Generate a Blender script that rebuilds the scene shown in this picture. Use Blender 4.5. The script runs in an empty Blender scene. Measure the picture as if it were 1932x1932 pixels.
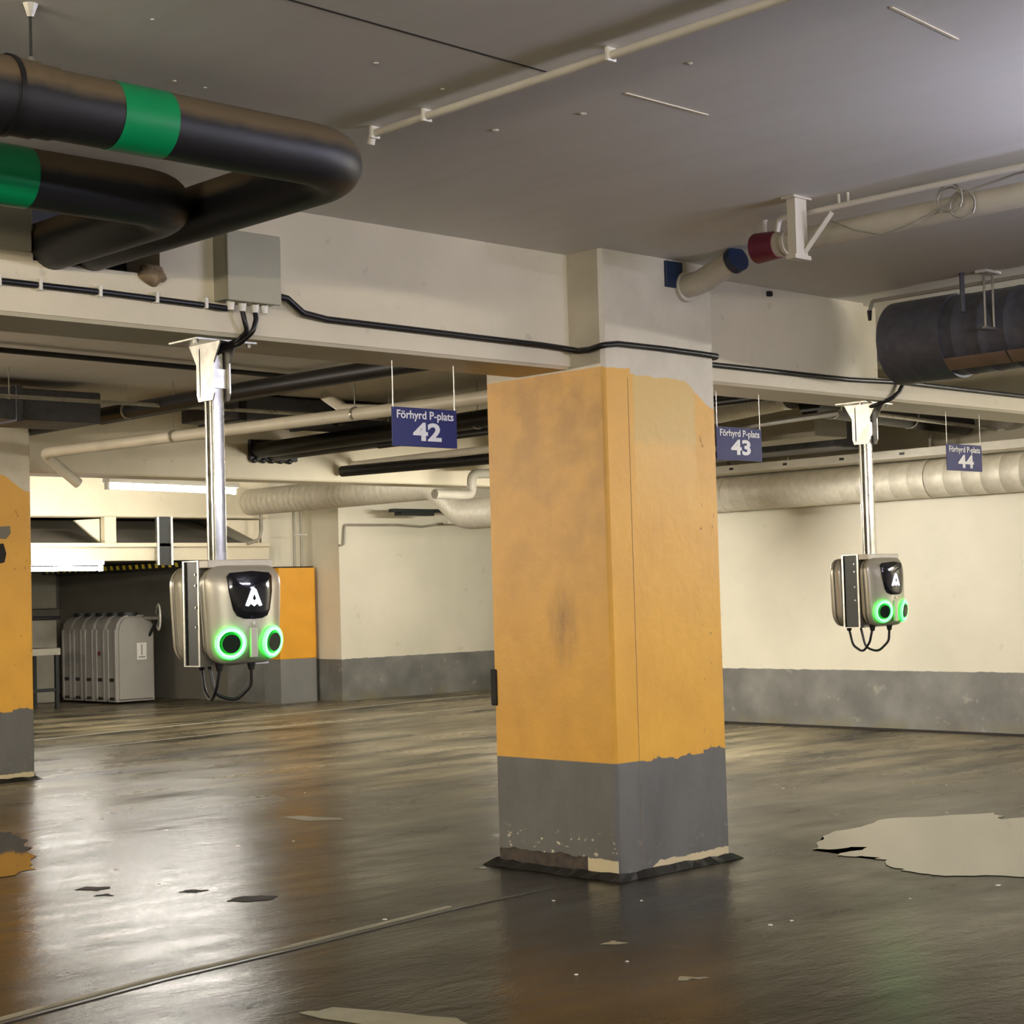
import bpy, bmesh, math, random
from mathutils import Vector, Matrix
random.seed(7)
SC = bpy.context.scene
COL = SC.collection
R = math.radians

# ------------------------------------------------------------------ camera, world, exposure
cam_d = bpy.data.cameras.new('camera')
cam = bpy.data.objects.new('camera', cam_d)
COL.objects.link(cam)
YAW, PITCH, ROLL = R(46.16669), R(2.63126), R(-1.61696)
fw = Vector((math.cos(YAW)*math.cos(PITCH), math.sin(YAW)*math.cos(PITCH), math.sin(PITCH)))
rt = Vector((math.sin(YAW), -math.cos(YAW), 0))
up = rt.cross(fw)
rt, up = math.cos(ROLL)*rt + math.sin(ROLL)*up, -math.sin(ROLL)*rt + math.cos(ROLL)*up
m3 = Matrix((rt, up, -fw)).transposed()
cam.matrix_world = Matrix.Translation((0, 0, 1.2)) @ m3.to_4x4()
cam_d.sensor_width = 36
cam_d.lens = 36*3279.76/1932
cam_d.clip_start = 0.05
SC.camera = cam

world = bpy.data.worlds.new('world')
SC.world = world
world.use_nodes = True
world.node_tree.nodes['Background'].inputs[0].default_value = (0.5, 0.5, 0.5, 1)
world.node_tree.nodes['Background'].inputs[1].default_value = 0.02

vs = SC.view_settings
vs.view_transform = 'Standard'
vs.look = 'None'
vs.gamma = 1
vs.exposure = 0.42
vs.use_curve_mapping = False

# lamp strengths (emission of the tube surfaces)
WARM = (1.0, 0.88, 0.72)
COOL = (0.76, 0.76, 1.0)
NEUT = (1.0, 0.95, 0.87)

# ------------------------------------------------------------------ helpers
def lin(r, g, b):
    f = lambda c: (c/255/12.92) if c/255 <= 0.04045 else ((c/255+0.055)/1.055)**2.4
    return (f(r), f(g), f(b), 1)

class NT:
    """small helper that writes node expressions"""
    def __init__(s, name):
        s.mat = bpy.data.materials.new(name)
        s.mat.use_nodes = True
        s.t = s.mat.node_tree
        s.b = s.t.nodes['Principled BSDF']
        s.co = None
    def new(s, k): return s.t.nodes.new(k)
    def link(s, a, b): s.t.links.new(a, b)
    def put(s, sock, v):
        if hasattr(v, 'is_output'): s.link(v, sock)
        else: sock.default_value = v
    def coord(s):
        if s.co is None:
            n = s.new('ShaderNodeTexCoord'); s.co = n.outputs['Object']
        return s.co
    def xyz(s):
        n = s.new('ShaderNodeSeparateXYZ'); s.link(s.coord(), n.inputs[0]); return n.outputs
    def m(s, op, a, b=0.0, c=0.0):
        n = s.new('ShaderNodeMath'); n.operation = op
        s.put(n.inputs[0], a); s.put(n.inputs[1], b); s.put(n.inputs[2], c)
        return n.outputs[0]
    def noise(s, scale, detail=3, stretch=None, rough=0.55, dist=0.0):
        n = s.new('ShaderNodeTexNoise')
        n.inputs['Scale'].default_value = scale
        n.inputs['Detail'].default_value = detail
        n.inputs['Roughness'].default_value = rough
        n.inputs['Distortion'].default_value = dist
        if stretch:
            mp = s.new('ShaderNodeMapping'); mp.inputs['Scale'].default_value = stretch
            s.link(s.coord(), mp.inputs[0]); s.link(mp.outputs[0], n.inputs['Vector'])
        else: s.link(s.coord(), n.inputs['Vector'])
        return n.outputs['Fac']
    def ramp(s, v, lo, hi, a=0.0, b=1.0):
        n = s.new('ShaderNodeMapRange'); n.clamp = True
        s.put(n.inputs[0], v)
        for i, q in enumerate((lo, hi, a, b)): n.inputs[i+1].default_value = q
        return n.outputs[0]
    def mix(s, f, a, b):
        n = s.new('ShaderNodeMix'); n.data_type = 'RGBA'
        s.put(n.inputs[0], f); s.put(n.inputs[6], a); s.put(n.inputs[7], b)
        return n.outputs[2]
    def bump(s, h, strength=0.3, dist=0.01):
        n = s.new('ShaderNodeBump'); n.inputs['Strength'].default_value = strength
        n.inputs['Distance'].default_value = dist
        s.put(n.inputs['Height'], h); s.link(n.outputs[0], s.b.inputs['Normal'])
    def done(s, col=None, rough=None, metal=None):
        if col is not None: s.put(s.b.inputs['Base Color'], col)
        if rough is not None: s.put(s.b.inputs['Roughness'], rough)
        if metal is not None: s.put(s.b.inputs['Metallic'], metal)
        return s.mat

def plain(name, col, rough=0.5, metal=0.0, var=0.12, scale=6, bump=0.0, bscale=40):
    n = NT(name)
    dark = tuple(c*(1-var*2) for c in col[:3]) + (1,)
    f = n.ramp(n.noise(scale, 4), 0.3, 0.7)
    c = n.mix(f, dark, col)
    if bump: n.bump(n.noise(bscale, 3), bump, 0.004)
    return n.done(c, rough, metal)

def emit(name, col, s):
    m = bpy.data.materials.new(name); m.use_nodes = True
    b = m.node_tree.nodes['Principled BSDF']
    b.inputs['Base Color'].default_value = (0.8, 0.8, 0.8, 1)
    b.inputs['Emission Color'].default_value = tuple(col[:3]) + (1,)
    b.inputs['Emission Strength'].default_value = s
    return m

CREAM = lin(222, 212, 186)
YEL = lin(236, 178, 58)
GREY = lin(122, 121, 116)
CEIL = lin(188, 180, 166)

def m_cream():
    n = NT('cream_paint')
    a = n.noise(1.3, 5); b = n.noise(14, 4)
    c = n.mix(n.ramp(a, 0.35, 0.7), lin(206, 197, 170), CREAM)
    c = n.mix(n.ramp(b, 0.66, 0.74, 0, 0.35), c, lin(160, 150, 125))
    n.bump(n.noise(30, 3), 0.25, 0.004)
    return n.done(c, 0.6)
def m_wall():
    n = NT('wall_paint_with_grey_band')
    x, y, z = n.xyz()
    zj = n.m('ADD', z, n.m('MULTIPLY', n.m('SUBTRACT', n.noise(9, 3), 0.5), 0.02))
    g = n.ramp(zj, 0.478, 0.484)
    c = n.mix(n.ramp(n.noise(0.9, 4), 0.35, 0.7), lin(212, 207, 186), lin(230, 223, 202))
    spots = n.ramp(n.noise(5, 5), 0.68, 0.76, 0, 0.4)
    c = n.mix(spots, c, lin(165, 158, 135))
    gr = n.mix(n.ramp(n.noise(3, 5), 0.35, 0.7), lin(104, 103, 98), lin(134, 133, 127))
    gr = n.mix(n.ramp(n.noise(7, 5), 0.64, 0.72, 0, 0.6), gr, lin(160, 156, 142))
    low = n.m('MULTIPLY', n.ramp(z, 0.0, 0.12, 1, 0), n.ramp(n.noise(4, 4), 0.45, 0.6))
    gr = n.mix(n.m('MULTIPLY', low, 0.8), gr, lin(120, 112, 80))
    n.bump(n.noise(18, 4), 0.3, 0.006)
    return n.done(n.mix(g, gr, c), 0.55)
def m_ceiling():
    n = NT('ceiling_concrete')
    c = n.mix(n.ramp(n.noise(0.8, 5), 0.3, 0.7), lin(212, 208, 198), lin(224, 220, 212))
    st = n.noise(2.0, 4, (6, 0.5, 1))
    c = n.mix(n.ramp(st, 0.5, 0.75, 0, 0.25), c, lin(198, 191, 178))
    n.bump(n.noise(25, 4), 0.25, 0.004)
    return n.done(c, 0.6)

def m_floor():
    n = NT('wet_concrete_floor')
    big = n.noise(0.45, 5, None, 0.6, 0.4)
    stre = n.noise(1.4, 6, (0.45, 1.6, 1), 0.62, 0.6)
    c = n.mix(n.ramp(stre, 0.32, 0.68), lin(19, 16, 9), lin(36, 32, 21))
    c = n.mix(n.ramp(big, 0.52, 0.66, 0, 0.6), c, lin(50, 45, 31))
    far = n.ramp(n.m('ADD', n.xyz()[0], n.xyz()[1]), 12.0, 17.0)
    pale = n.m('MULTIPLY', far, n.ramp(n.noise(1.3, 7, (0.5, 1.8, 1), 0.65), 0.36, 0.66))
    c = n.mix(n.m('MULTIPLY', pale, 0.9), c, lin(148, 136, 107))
    patch = n.ramp(n.noise(2.6, 6, None, 0.6, 0.8), 0.685, 0.71, 0, 0.6)
    c = n.mix(patch, c, lin(70, 64, 46))
    hole = n.ramp(n.noise(6.5, 5, None, 0.65), 0.745, 0.765)
    c = n.mix(hole, c, lin(30, 26, 18))
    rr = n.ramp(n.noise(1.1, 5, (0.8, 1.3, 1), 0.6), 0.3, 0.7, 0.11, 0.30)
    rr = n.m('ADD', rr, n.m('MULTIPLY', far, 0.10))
    h = n.m('ADD', n.m('MULTIPLY', n.noise(4, 7, (0.6, 1.6, 1), 0.68, 0.5), 1.0), n.m('MULTIPLY', n.noise(60, 4), 0.14))
    n.bump(h, 0.3, 0.016)
    n.b.inputs['Specular IOR Level'].default_value = 0.4; n.b.inputs['IOR'].default_value = 1.24
    return n.done(c, rr)

def m_pillar(main=True):
    """painted pillar, local coordinates, base centre at the origin, half width .364"""
    n = NT('painted_pillar' if main else 'painted_rear_pillar')
    x, y, z = n.xyz()
    nz = n.m('SUBTRACT', n.noise(11, 5, None, 0.65), 0.5)
    front = n.m('LESS_THAN', y, -0.355)          # the face towards the lane
    side = n.m('LESS_THAN', x, -0.355)
    # yellow / grey line
    jag = n.m('MULTIPLY', n.m('MULTIPLY', nz, 0.07), n.m('MULTIPLY', front, n.m('GREATER_THAN', x, -0.2)))
    step = n.m('MULTIPLY', n.m('MULTIPLY', n.m('GREATER_THAN', x, 0.2), front), -0.012)
    zg = n.m('ADD', z, n.m('ADD', jag, step))
    isgrey = n.ramp(zg, 0.476, 0.480, 1, 0)
    # upper ragged line of the yellow
    drop = n.m('MULTIPLY', n.ramp(x, 0.15, 0.33), n.m('MULTIPLY', front, 0.12))
    drop = n.m('ADD', drop, n.m('MULTIPLY', n.m('MULTIPLY', n.m('GREATER_THAN', x, -0.2), front), 0.025))
    zt = n.m('ADD', n.m('ADD', z, drop), n.m('MULTIPLY', n.m('MULTIPLY', nz, 0.05), front))
    iscream = n.ramp(zt, 2.128, 2.133)
    ye = n.mix(n.ramp(n.noise(3.5, 6, None, 0.6), 0.35, 0.7), lin(222, 164, 54), YEL)
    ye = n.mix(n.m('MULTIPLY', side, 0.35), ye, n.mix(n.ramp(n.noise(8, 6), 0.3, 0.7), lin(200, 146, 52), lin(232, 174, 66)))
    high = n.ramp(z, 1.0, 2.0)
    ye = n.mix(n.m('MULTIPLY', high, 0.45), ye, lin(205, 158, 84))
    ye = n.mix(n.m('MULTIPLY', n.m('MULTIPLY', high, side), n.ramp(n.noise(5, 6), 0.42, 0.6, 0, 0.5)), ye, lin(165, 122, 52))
    if main:
        # faded repainted rectangle high on the front face
        px = n.m('MULTIPLY', n.ramp(n.m('ADD', x, n.m('MULTIPLY', nz, 0.03)), -0.19, -0.175), n.ramp(n.m('ADD', x, n.m('MULTIPLY', nz, 0.05)), 0.205, 0.23, 1, 0))
        pz = n.m('MULTIPLY', n.ramp(n.m('ADD', z, n.m('MULTIPLY', nz, 0.09)), 1.79, 1.85), front)
        ye = n.mix(n.m('MULTIPLY', n.m('MULTIPLY', px, pz), 0.75), ye, lin(176, 156, 84))
        pz2 = n.m('MULTIPLY', n.ramp(z, 1.45, 1.80), front)
        ye = n.mix(n.m('MULTIPLY', n.m('MULTIPLY', px, pz2), 0.45), ye, lin(236, 196, 120))
        # dark smudge on the left face
        d = n.m('SQRT', n.m('ADD', n.m('POWER', n.m('MULTIPLY', n.m('ADD', y, 0.08), 9.0), 2.0), n.m('POWER', n.m('MULTIPLY', n.m('SUBTRACT', z, 1.05), 4.4), 2.0)))
        sm = n.m('MULTIPLY', n.m('MULTIPLY', n.ramp(d, 0.1, 1.0, 1, 0), side), n.ramp(n.noise(22, 5, (1, 1, .35)), 0.3, 0.7, 0.15, 0.75))
        ye = n.mix(sm, ye, lin(120, 84, 40))
    # pits and scratches near the right edge of the front face
    band = n.m('MULTIPLY', n.ramp(x, 0.16, 0.24), front)
    pit = n.m('MULTIPLY', n.ramp(n.noise(30, 5, (1, 1, .45), 0.7), 0.63, 0.68), band)
    pit = n.m('MAXIMUM', pit, n.m('MULTIPLY', n.ramp(n.noise(26, 6, (1, 1, .35), 0.75), 0.70, 0.74), 0.6))
    ye = n.mix(n.m('MULTIPLY', pit, 0.8), ye, lin(105, 66, 32))
    gr = n.mix(n.ramp(n.noise(5, 6, (1, 1, .4)), 0.3, 0.7), lin(90, 89, 84), lin(106, 105, 99))
    fl = n.m('MULTIPLY', n.ramp(n.noise(19, 5, (1, 1, 1.5), 0.7), 0.60, 0.62), n.m('MULTIPLY', n.ramp(z, 0.15, 0.19, 1, 0), n.m('ADD', n.m('MULTIPLY', side, 0.9), 0.1)))
    gr = n.mix(fl, gr, lin(205, 198, 170))
    # broken base
    zb = n.m('ADD', z, n.m('MULTIPLY', nz, 0.05))
    chipf = n.m('MULTIPLY', n.m('MULTIPLY', n.ramp(n.m('ADD', zb, n.ramp(x, -0.2, -0.1, 0.05, 0.0)), 0.052, 0.056, 1, 0), front), n.m('GREATER_THAN', x, -0.26))
    gr = n.mix(chipf, gr, lin(205, 190, 150))
    chips = n.m('MULTIPLY', n.ramp(zb, 0.078, 0.083, 1, 0), side)
    gr = n.mix(chips, gr, n.mix(n.m('GREATER_THAN', y, -0.19), lin(205, 192, 155), n.mix(n.ramp(n.noise(30, 4), 0.4, 0.6), lin(34, 26, 16), lin(66, 52, 34))))
    c = n.mix(isgrey, ye, gr)
    cr = n.mix(n.ramp(n.noise(6, 5), 0.4, 0.7), lin(196, 188, 166), lin(208, 200, 178))
    c = n.mix(iscream, c, cr)
    hb = n.m('SUBTRACT', n.noise(16, 5), n.m('MULTIPLY', n.m('MAXIMUM', pit, n.m('MULTIPLY', chips, 1.5)), 0.8))
    n.bump(hb, 0.35, 0.006)
    return n.done(c, 0.48)

def m_galv(name, c1, c2, rough=0.38, metal=0.75, ring=None):
    n = NT(name)
    f = n.ramp(n.noise(22, 4), 0.3, 0.7)
    c = n.mix(f, c1, c2)
    n.bump(n.noise(9, 3), 0.08, 0.004)
    return n.done(c, n.ramp(n.noise(6, 3), 0.3, 0.7, rough-0.06, rough+0.1), metal)

M = {}
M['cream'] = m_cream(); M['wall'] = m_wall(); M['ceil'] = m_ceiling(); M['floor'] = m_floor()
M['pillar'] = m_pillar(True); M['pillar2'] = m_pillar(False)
M['yellow'] = plain('yellow_casing', lin(228, 162, 40), 0.5, 0, 0.06, 4)
M['grey'] = plain('grey_paint', GREY, 0.55, 0, 0.08, 5)
M['galv'] = m_galv('galvanised_steel', lin(170, 168, 158), lin(200, 198, 188), 0.32, 0.85)
M['polesteel'] = m_galv('pole_steel', lin(128, 126, 118), lin(150, 148, 140), 0.24, 1.0)
M['duct'] = m_galv('spiral_duct_steel', lin(190, 184, 165), lin(208, 201, 182), 0.55, 0.12)
M['ductdark'] = m_galv('dull_duct_steel', lin(76, 77, 84), lin(92, 93, 100), 0.5, 0.2)
M['duct2'] = m_galv('flexible_duct_foil', lin(222, 220, 212), lin(235, 232, 226), 0.35, 0.2)
M['black'] = plain('black_rubber_insulation', lin(20, 19, 20), 0.42, 0, 0.15, 8, 0.15, 60)
def m_dusty():
    n = NT('black_insulation_with_dusty_top')
    nn = n.new('ShaderNodeNewGeometry'); s = n.new('ShaderNodeSeparateXYZ'); n.link(nn.outputs['Normal'], s.inputs[0])
    f = n.ramp(n.m('ADD', s.outputs[2], n.m('MULTIPLY', n.noise(12, 4), 0.3)), 0.18, 0.5)
    c = n.mix(f, lin(21, 20, 22), lin(92, 78, 56))
    n.bump(n.noise(40, 3), 0.15, 0.003)
    return n.done(c, n.ramp(f, 0, 1, 0.5, 0.95))
M['dusty'] = m_dusty()
M['green'] = plain('green_marking_tape', lin(0, 132, 78), 0.35, 0, 0.05, 8)
M['cable'] = plain('black_cable', lin(22, 20, 22), 0.4, 0, 0.1, 20)
M['pipe'] = plain('cream_pipe', lin(206, 198, 178), 0.42, 0, 0.08, 6)
M['pipegrey'] = plain('grey_painted_pipe', lin(160, 154, 138), 0.45, 0, 0.1, 6)
M['conduit'] = plain('white_conduit', lin(218, 212, 196), 0.4, 0, 0.06, 8)
M['navy'] = plain('navy_end_cap', lin(24, 40, 66), 0.4, 0, 0.05, 8)
M['red'] = plain('dark_red_coupling', lin(112, 34, 56), 0.45, 0, 0.08, 9)
M['box'] = plain('grey_green_box', lin(164, 160, 138), 0.5, 0, 0.05, 5)
M['plastic'] = plain('white_plastic', lin(225, 222, 210), 0.35, 0, 0.04, 10)
M['blue'] = plain('blue_sign_face', lin(24, 30, 98), 0.6, 0, 0.08, 3)
M['white'] = plain('white_lettering', lin(235, 234, 230), 0.5, 0, 0.02, 10)
M['house'] = plain('silver_beige_housing', lin(186, 180, 160), 0.30, 0.35, 0.03, 4)
M['gloss'] = plain('gloss_black_display', lin(20, 20, 24), 0.08, 0, 0.02, 4)
M['darkst'] = plain('dark_steel_bracket', lin(52, 54, 52), 0.4, 0.5, 0.1, 12)
M['dkgreen'] = plain('dark_socket_cover', lin(10, 30, 16), 0.3, 0, 0.05, 10)  # green glow of the rings is mixed into this cover colour
M['tank'] = plain('grey_plastic_tank', lin(150, 146, 138), 0.5, 0, 0.06, 3)
M['tankd'] = plain('dark_tank_lid', lin(34, 34, 32), 0.5, 0, 0.1, 6)
M['dark'] = plain('dark_brown_strip', lin(40, 34, 26), 0.8, 0, 0.2, 9)
M['foam'] = plain('brown_fire_foam', lin(150, 130, 100), 0.9, 0, 0.25, 25, 0.8, 60)
M['bitumen'] = plain('black_bitumen', lin(30, 29, 27), 0.35, 0, 0.2, 20, 0.5, 50)
M['worn'] = plain('worn_floor_patch', lin(136, 130, 104), 0.5, 0, 0.14, 9)
M['seam'] = plain('floor_joint_filler', lin(52, 47, 36), 0.35, 0, 0.15, 9)
M['tan'] = plain('beige_reflection', lin(184, 158, 130), 0.6, 0, 0.14, 9)
M['hy'] = plain('hazard_yellow', lin(225, 200, 60), 0.5, 0, 0.05, 9)
M['label'] = plain('white_paper_label', lin(225, 222, 215), 0.6, 0, 0.08, 40)
M['water'] = NT('puddle_water').done(lin(40, 36, 27), 0.03); M['water'].node_tree.nodes['Principled BSDF'].inputs['Specular IOR Level'].default_value = 0.9
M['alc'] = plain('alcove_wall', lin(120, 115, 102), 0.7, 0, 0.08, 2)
M['ring'] = emit('green_ring_light', (0.0, 1.0, 0.035), 4.5)
M['ringhot'] = emit('green_ring_light_core', (0.045, 1.0, 0.09), 5.0)
M['logo'] = emit('white_display_logo', (0.85, 0.88, 1.0), 2.2)

def obj(name, bm, mat, parent=None, smooth=False, mods=None):
    me = bpy.data.meshes.new(name)
    bmesh.ops.recalc_face_normals(bm, faces=bm.faces)
    bm.to_mesh(me); bm.free()
    if mat: me.materials.append(M[mat] if isinstance(mat, str) else mat)
    if smooth:
        me.shade_smooth()
        try: me.set_sharp_from_angle(angle=R(40))
        except Exception: pass
    o = bpy.data.objects.new(name, me); COL.objects.link(o)
    if parent: o.parent = parent
    return o
def tag(o, label=None, cat=None, group=None, kind=None):
    if label: o['label'] = label
    if cat: o['category'] = cat
    if group: o['group'] = group
    if kind: o['kind'] = kind
    return o
def thing(name, loc, label, cat, group=None, rz=0):
    o = bpy.data.objects.new(name, None); COL.objects.link(o)
    o.location = loc; o.rotation_euler = (0, 0, rz); o.empty_display_size = 0.1
    return tag(o, label, cat, group)
def BM(): return bmesh.new()
def box(bm, x0, x1, y0, y1, z0, z1, bev=0.0, mt=None):
    vs_ = [Vector((x, y, z)) for x in (x0, x1) for y in (y0, y1) for z in (z0, z1)]
    if mt: vs_ = [mt @ v for v in vs_]
    v = [bm.verts.new(p) for p in vs_]
    fs = [bm.faces.new([v[i] for i in q]) for q in ((0,1,3,2),(4,6,7,5),(0,4,5,1),(2,3,7,6),(0,2,6,4),(1,5,7,3))]
    if bev:
        es = list({e for f in fs for e in f.edges})
        bmesh.ops.bevel(bm, geom=es, offset=bev, segments=2, affect='EDGES', profile=0.5)
    return bm
def fillet(pts, rad, n=6):
    pts = [Vector(p) for p in pts]
    if rad <= 0 or len(pts) < 3: return pts
    out = [pts[0]]
    for i in range(1, len(pts)-1):
        a, b, c = pts[i-1], pts[i], pts[i+1]
        u, w = (a-b), (c-b)
        ang = u.angle(w)
        if ang > 3.0: out.append(b); continue
        d = min(rad/math.tan(ang/2), u.length*0.49, w.length*0.49)
        p, q = b+u.normalized()*d, b+w.normalized()*d
        for k in range(n+1):
            t = k/n
            out.append(p*(1-t)**2 + b*2*t*(1-t) + q*t*t)
    out.append(pts[-1]); return out
def tube(bm, pts, r, seg=12, rad=0.0, cap=True, n=6, rfun=None):
    P = fillet(pts, rad, n)
    t0 = (P[1]-P[0]).normalized()
    ref = Vector((0, 0, 1)) if abs(t0.z) < 0.9 else Vector((1, 0, 0))
    u = t0.cross(ref).normalized()
    rings = []
    for i, p in enumerate(P):
        t = (P[min(i+1, len(P)-1)]-P[max(i-1, 0)]).normalized()
        u = (u - t*u.dot(t)).normalized(); w = t.cross(u)
        rr = rfun(i) if rfun else r
        rings.append([bm.verts.new(p + (u*math.cos(a)+w*math.sin(a))*rr) for a in (2*math.pi*k/seg for k in range(seg))])
    for a, b in zip(rings, rings[1:]):
        for k in range(seg): bm.faces.new((a[k], a[(k+1) % seg], b[(k+1) % seg], b[k]))
    if cap: bm.faces.new(rings[0][::-1]); bm.faces.new(rings[-1])
    return bm
def cyl(bm, a, b, r, seg=16, r2=None):
    return tube(bm, [a, b], r, seg, rfun=(lambda i: r if i == 0 else (r if r2 is None else r2)))
def ribbed(bm, a, b, r, pitch=0.12, h=0.006, w=0.012, seg=28):
    """duct with raised seams"""
    a, b = Vector(a), Vector(b); L = (b-a).length; d = (b-a)/L
    P, rr = [a], [r]
    s = pitch*0.6
    while s < L-pitch*0.3:
        for ds, q in ((-w, 0), (-w*0.35, h), (w*0.35, h), (w, 0)): P.append(a+d*(s+ds)); rr.append(r+q)
        s += pitch
    P.append(b); rr.append(r)
    return tube(bm, P, r, seg, rfun=lambda i: rr[i])
def prism(bm, pts2, f, d0, d1):
    """pts2 outline extruded; f(u,v,d) gives the 3D point"""
    A = [bm.verts.new(f(u, v, d0)) for u, v in pts2]; B = [bm.verts.new(f(u, v, d1)) for u, v in pts2]
    n = len(pts2)
    bm.faces.new(A[::-1]); bm.faces.new(B)
    for i in range(n): bm.faces.new((A[i], A[(i+1) % n], B[(i+1) % n], B[i]))
    return bm
def fXZ(u, v, d): return Vector((u, d, v))
def fYZ(u, v, d): return Vector((d, u, v))
def fXY(u, v, d): return Vector((u, v, d))
def struct(name, bm, mat, label, smooth=False):
    o = obj(name, bm, mat, None, smooth); return tag(o, label, 'structure', None, 'structure')
def text_mesh(s, size, bold=0.0, ext=0.0008):
    cu = bpy.data.curves.new('lettering', 'FONT')
    cu.body = s; cu.size = size; cu.align_x = 'CENTER'; cu.align_y = 'CENTER'
    cu.extrude = ext; cu.offset = bold; cu.resolution_u = 3
    o = bpy.data.objects.new('tmp', cu); COL.objects.link(o)
    dg = bpy.context.evaluated_depsgraph_get(); dg.update()
    me = bpy.data.meshes.new_from_object(o.evaluated_get(dg))
    bpy.data.objects.remove(o); me.name = 'lettering'
    return me

ZC = 2.628          # ceiling height
ZB = 2.137          # underside of the beams

# ================================================================== SETTING
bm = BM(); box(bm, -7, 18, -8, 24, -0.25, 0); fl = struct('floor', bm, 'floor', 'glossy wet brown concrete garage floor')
bm = BM(); box(bm, -7, 18, -8, 24, ZC, ZC+0.25); ce = struct('ceiling', bm, 'ceil', 'painted concrete garage ceiling')
# formwork joints of the ceiling
def strip(name, pts, w, z0, z1, mat, parent):
    bm = BM()
    for (ax, ay), (bx, by) in zip(pts, pts[1:]):
        d = Vector((bx-ax, by-ay, 0)).normalized(); n_ = Vector((-d.y, d.x, 0))*w/2
        q = [Vector((ax, ay, 0))-n_, Vector((bx, by, 0))-n_, Vector((bx, by, 0))+n_, Vector((ax, ay, 0))+n_]
        prism(bm, [(p.x, p.y) for p in q], fXY, z0, z1)
    return obj(name, bm, mat, parent)
strip('joint_line', [(1.2, 3.29), (2.48, 3.294), (3.37, 3.32)], 0.005, ZC-0.002, ZC+0.01, 'dark', ce)
strip('joint_ridge', [(3.69, 3.322), (4.06, 3.324)], 0.008, ZC-0.003, ZC+0.01, 'cream', ce)
strip('joint_ridge', [(3.66, 2.40), (4.02, 2.435)], 0.009, ZC-0.003, ZC+0.01, 'cream', ce)
for (x, y, r) in ((3.668, 3.846, 0.012), (2.3, 3.62, 0.006), (2.62, 4.02, 0.007), (2.72, 4.02, 0.006), (2.95, 3.55, 0.008), (3.62, 3.02, 0.009), (3.75, 3.55, 0.012), (3.25, 3.62, 0.007), (2.05, 3.3, 0.006)):
    bm = BM(); bmesh.ops.create_icosphere(bm, subdivisions=1, radius=r, matrix=Matrix.Translation((x, y, ZC-0.001)) @ Matrix.Scale(0.45, 4, (0, 0, 1))); obj('paint_blob', bm, 'conduit', ce)

# walls
bm = BM(); box(bm, 11.9, 12.1, -8, 11.2, 0, ZC); struct('wall_right', bm, 'wall', 'cream wall with grey painted lower band on the right')
bm = BM(); box(bm, 12.1, 18, 11.0, 11.2, 0, ZC); struct('wall_return', bm, 'wall', 'short cream return wall behind the middle pillar')
bm = BM(); box(bm, 12.45, 18, 15.87, 16.9, 0, ZC); struct('wall_back', bm, 'wall', 'cream back wall with grey lower band left of the pillar')
bm = BM(); box(bm, 11.86, 12.46, 16.56, 17.3, 0, ZC); struct('wall_inner', bm, 'wall', 'cream pier wall above the small yellow casing')
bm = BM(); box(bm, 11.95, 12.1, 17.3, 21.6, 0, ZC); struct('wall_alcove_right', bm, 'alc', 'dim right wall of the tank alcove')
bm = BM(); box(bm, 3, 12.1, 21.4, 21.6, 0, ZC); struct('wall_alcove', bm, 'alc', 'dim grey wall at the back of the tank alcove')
bm = BM(); box(bm, -7, -6.8, -8, 24, 0, ZC); struct('wall_left', bm, 'wall', 'far left wall outside the view')
bm = BM(); box(bm, -7, 18, -8, -7.8, 0, ZC); struct('wall_front', bm, 'wall', 'wall behind the viewpoint')
bm = BM(); box(bm, 17.8, 18, 11, 16, 0, ZC); struct('wall_far_right', bm, 'wall', 'wall closing the bay behind the pillar')
# thin dark strip along the foot of the right wall
bm = BM(); box(bm, 11.87, 11.9, -4, 11.2, 0, 0.018); struct('baseboard_right', bm, 'dark', 'dark strip along the foot of the right wall')

# ---- beams
def beam_profile(bm, x0, x1, y0, y1, z0, z1, ch=0.012):
    prism(bm, [(y0+ch, z0), (y1-ch, z0), (y1, z0+ch), (y1, z1), (y0, z1), (y0, z0+ch)], lambda u, v, d: Vector((d, u, v)), x0, x1)
BY0, BY1 = 5.126, 5.455
bm = BM()
beam_profile(bm, -7, 5.29, BY0, BY1, ZB, 2.325); beam_profile(bm, 6.0, 11.9, BY0, BY1, ZB, 2.25)
box(bm, -7, 2.787, BY0, BY1, 2.325, ZC); box(bm, 3.268, 5.29, BY0, BY1, 2.325, ZC)
box(bm, 6.0, 7.46, BY0, BY1, 2.25, ZC); box(bm, 7.46, 7.64, BY0+0.05, BY1, 2.25, ZC)
struct('trim_1', bm, 'cream', 'cream ceiling beam carrying black cable across the view')
bm = BM(); box(bm, -7, 5.29, BY0-0.006, BY0+0.001, ZB+0.012, ZB+0.052); box(bm, 6.01, 11.9, BY0-0.006, BY0+0.001, ZB+0.012, ZB+0.045)
struct('trim_2', bm, 'cream', 'narrow raised lip along lower edge of the front beam')
bm = BM(); beam_profile(bm, 3, 5.3, 11.2, 11.5, ZB, ZC); beam_profile(bm, 5.9, 11.3, 11.2, 11.5, ZB, ZC)
struct('trim_3', bm, 'cream', 'second cream ceiling beam behind the pipes')
bm = BM(); beam_profile(bm, 3, 11.86, 16.4, 16.7, 2.125, ZC)
struct('trim_4', bm, 'cream', 'third cream beam above the tank alcove opening')
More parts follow.
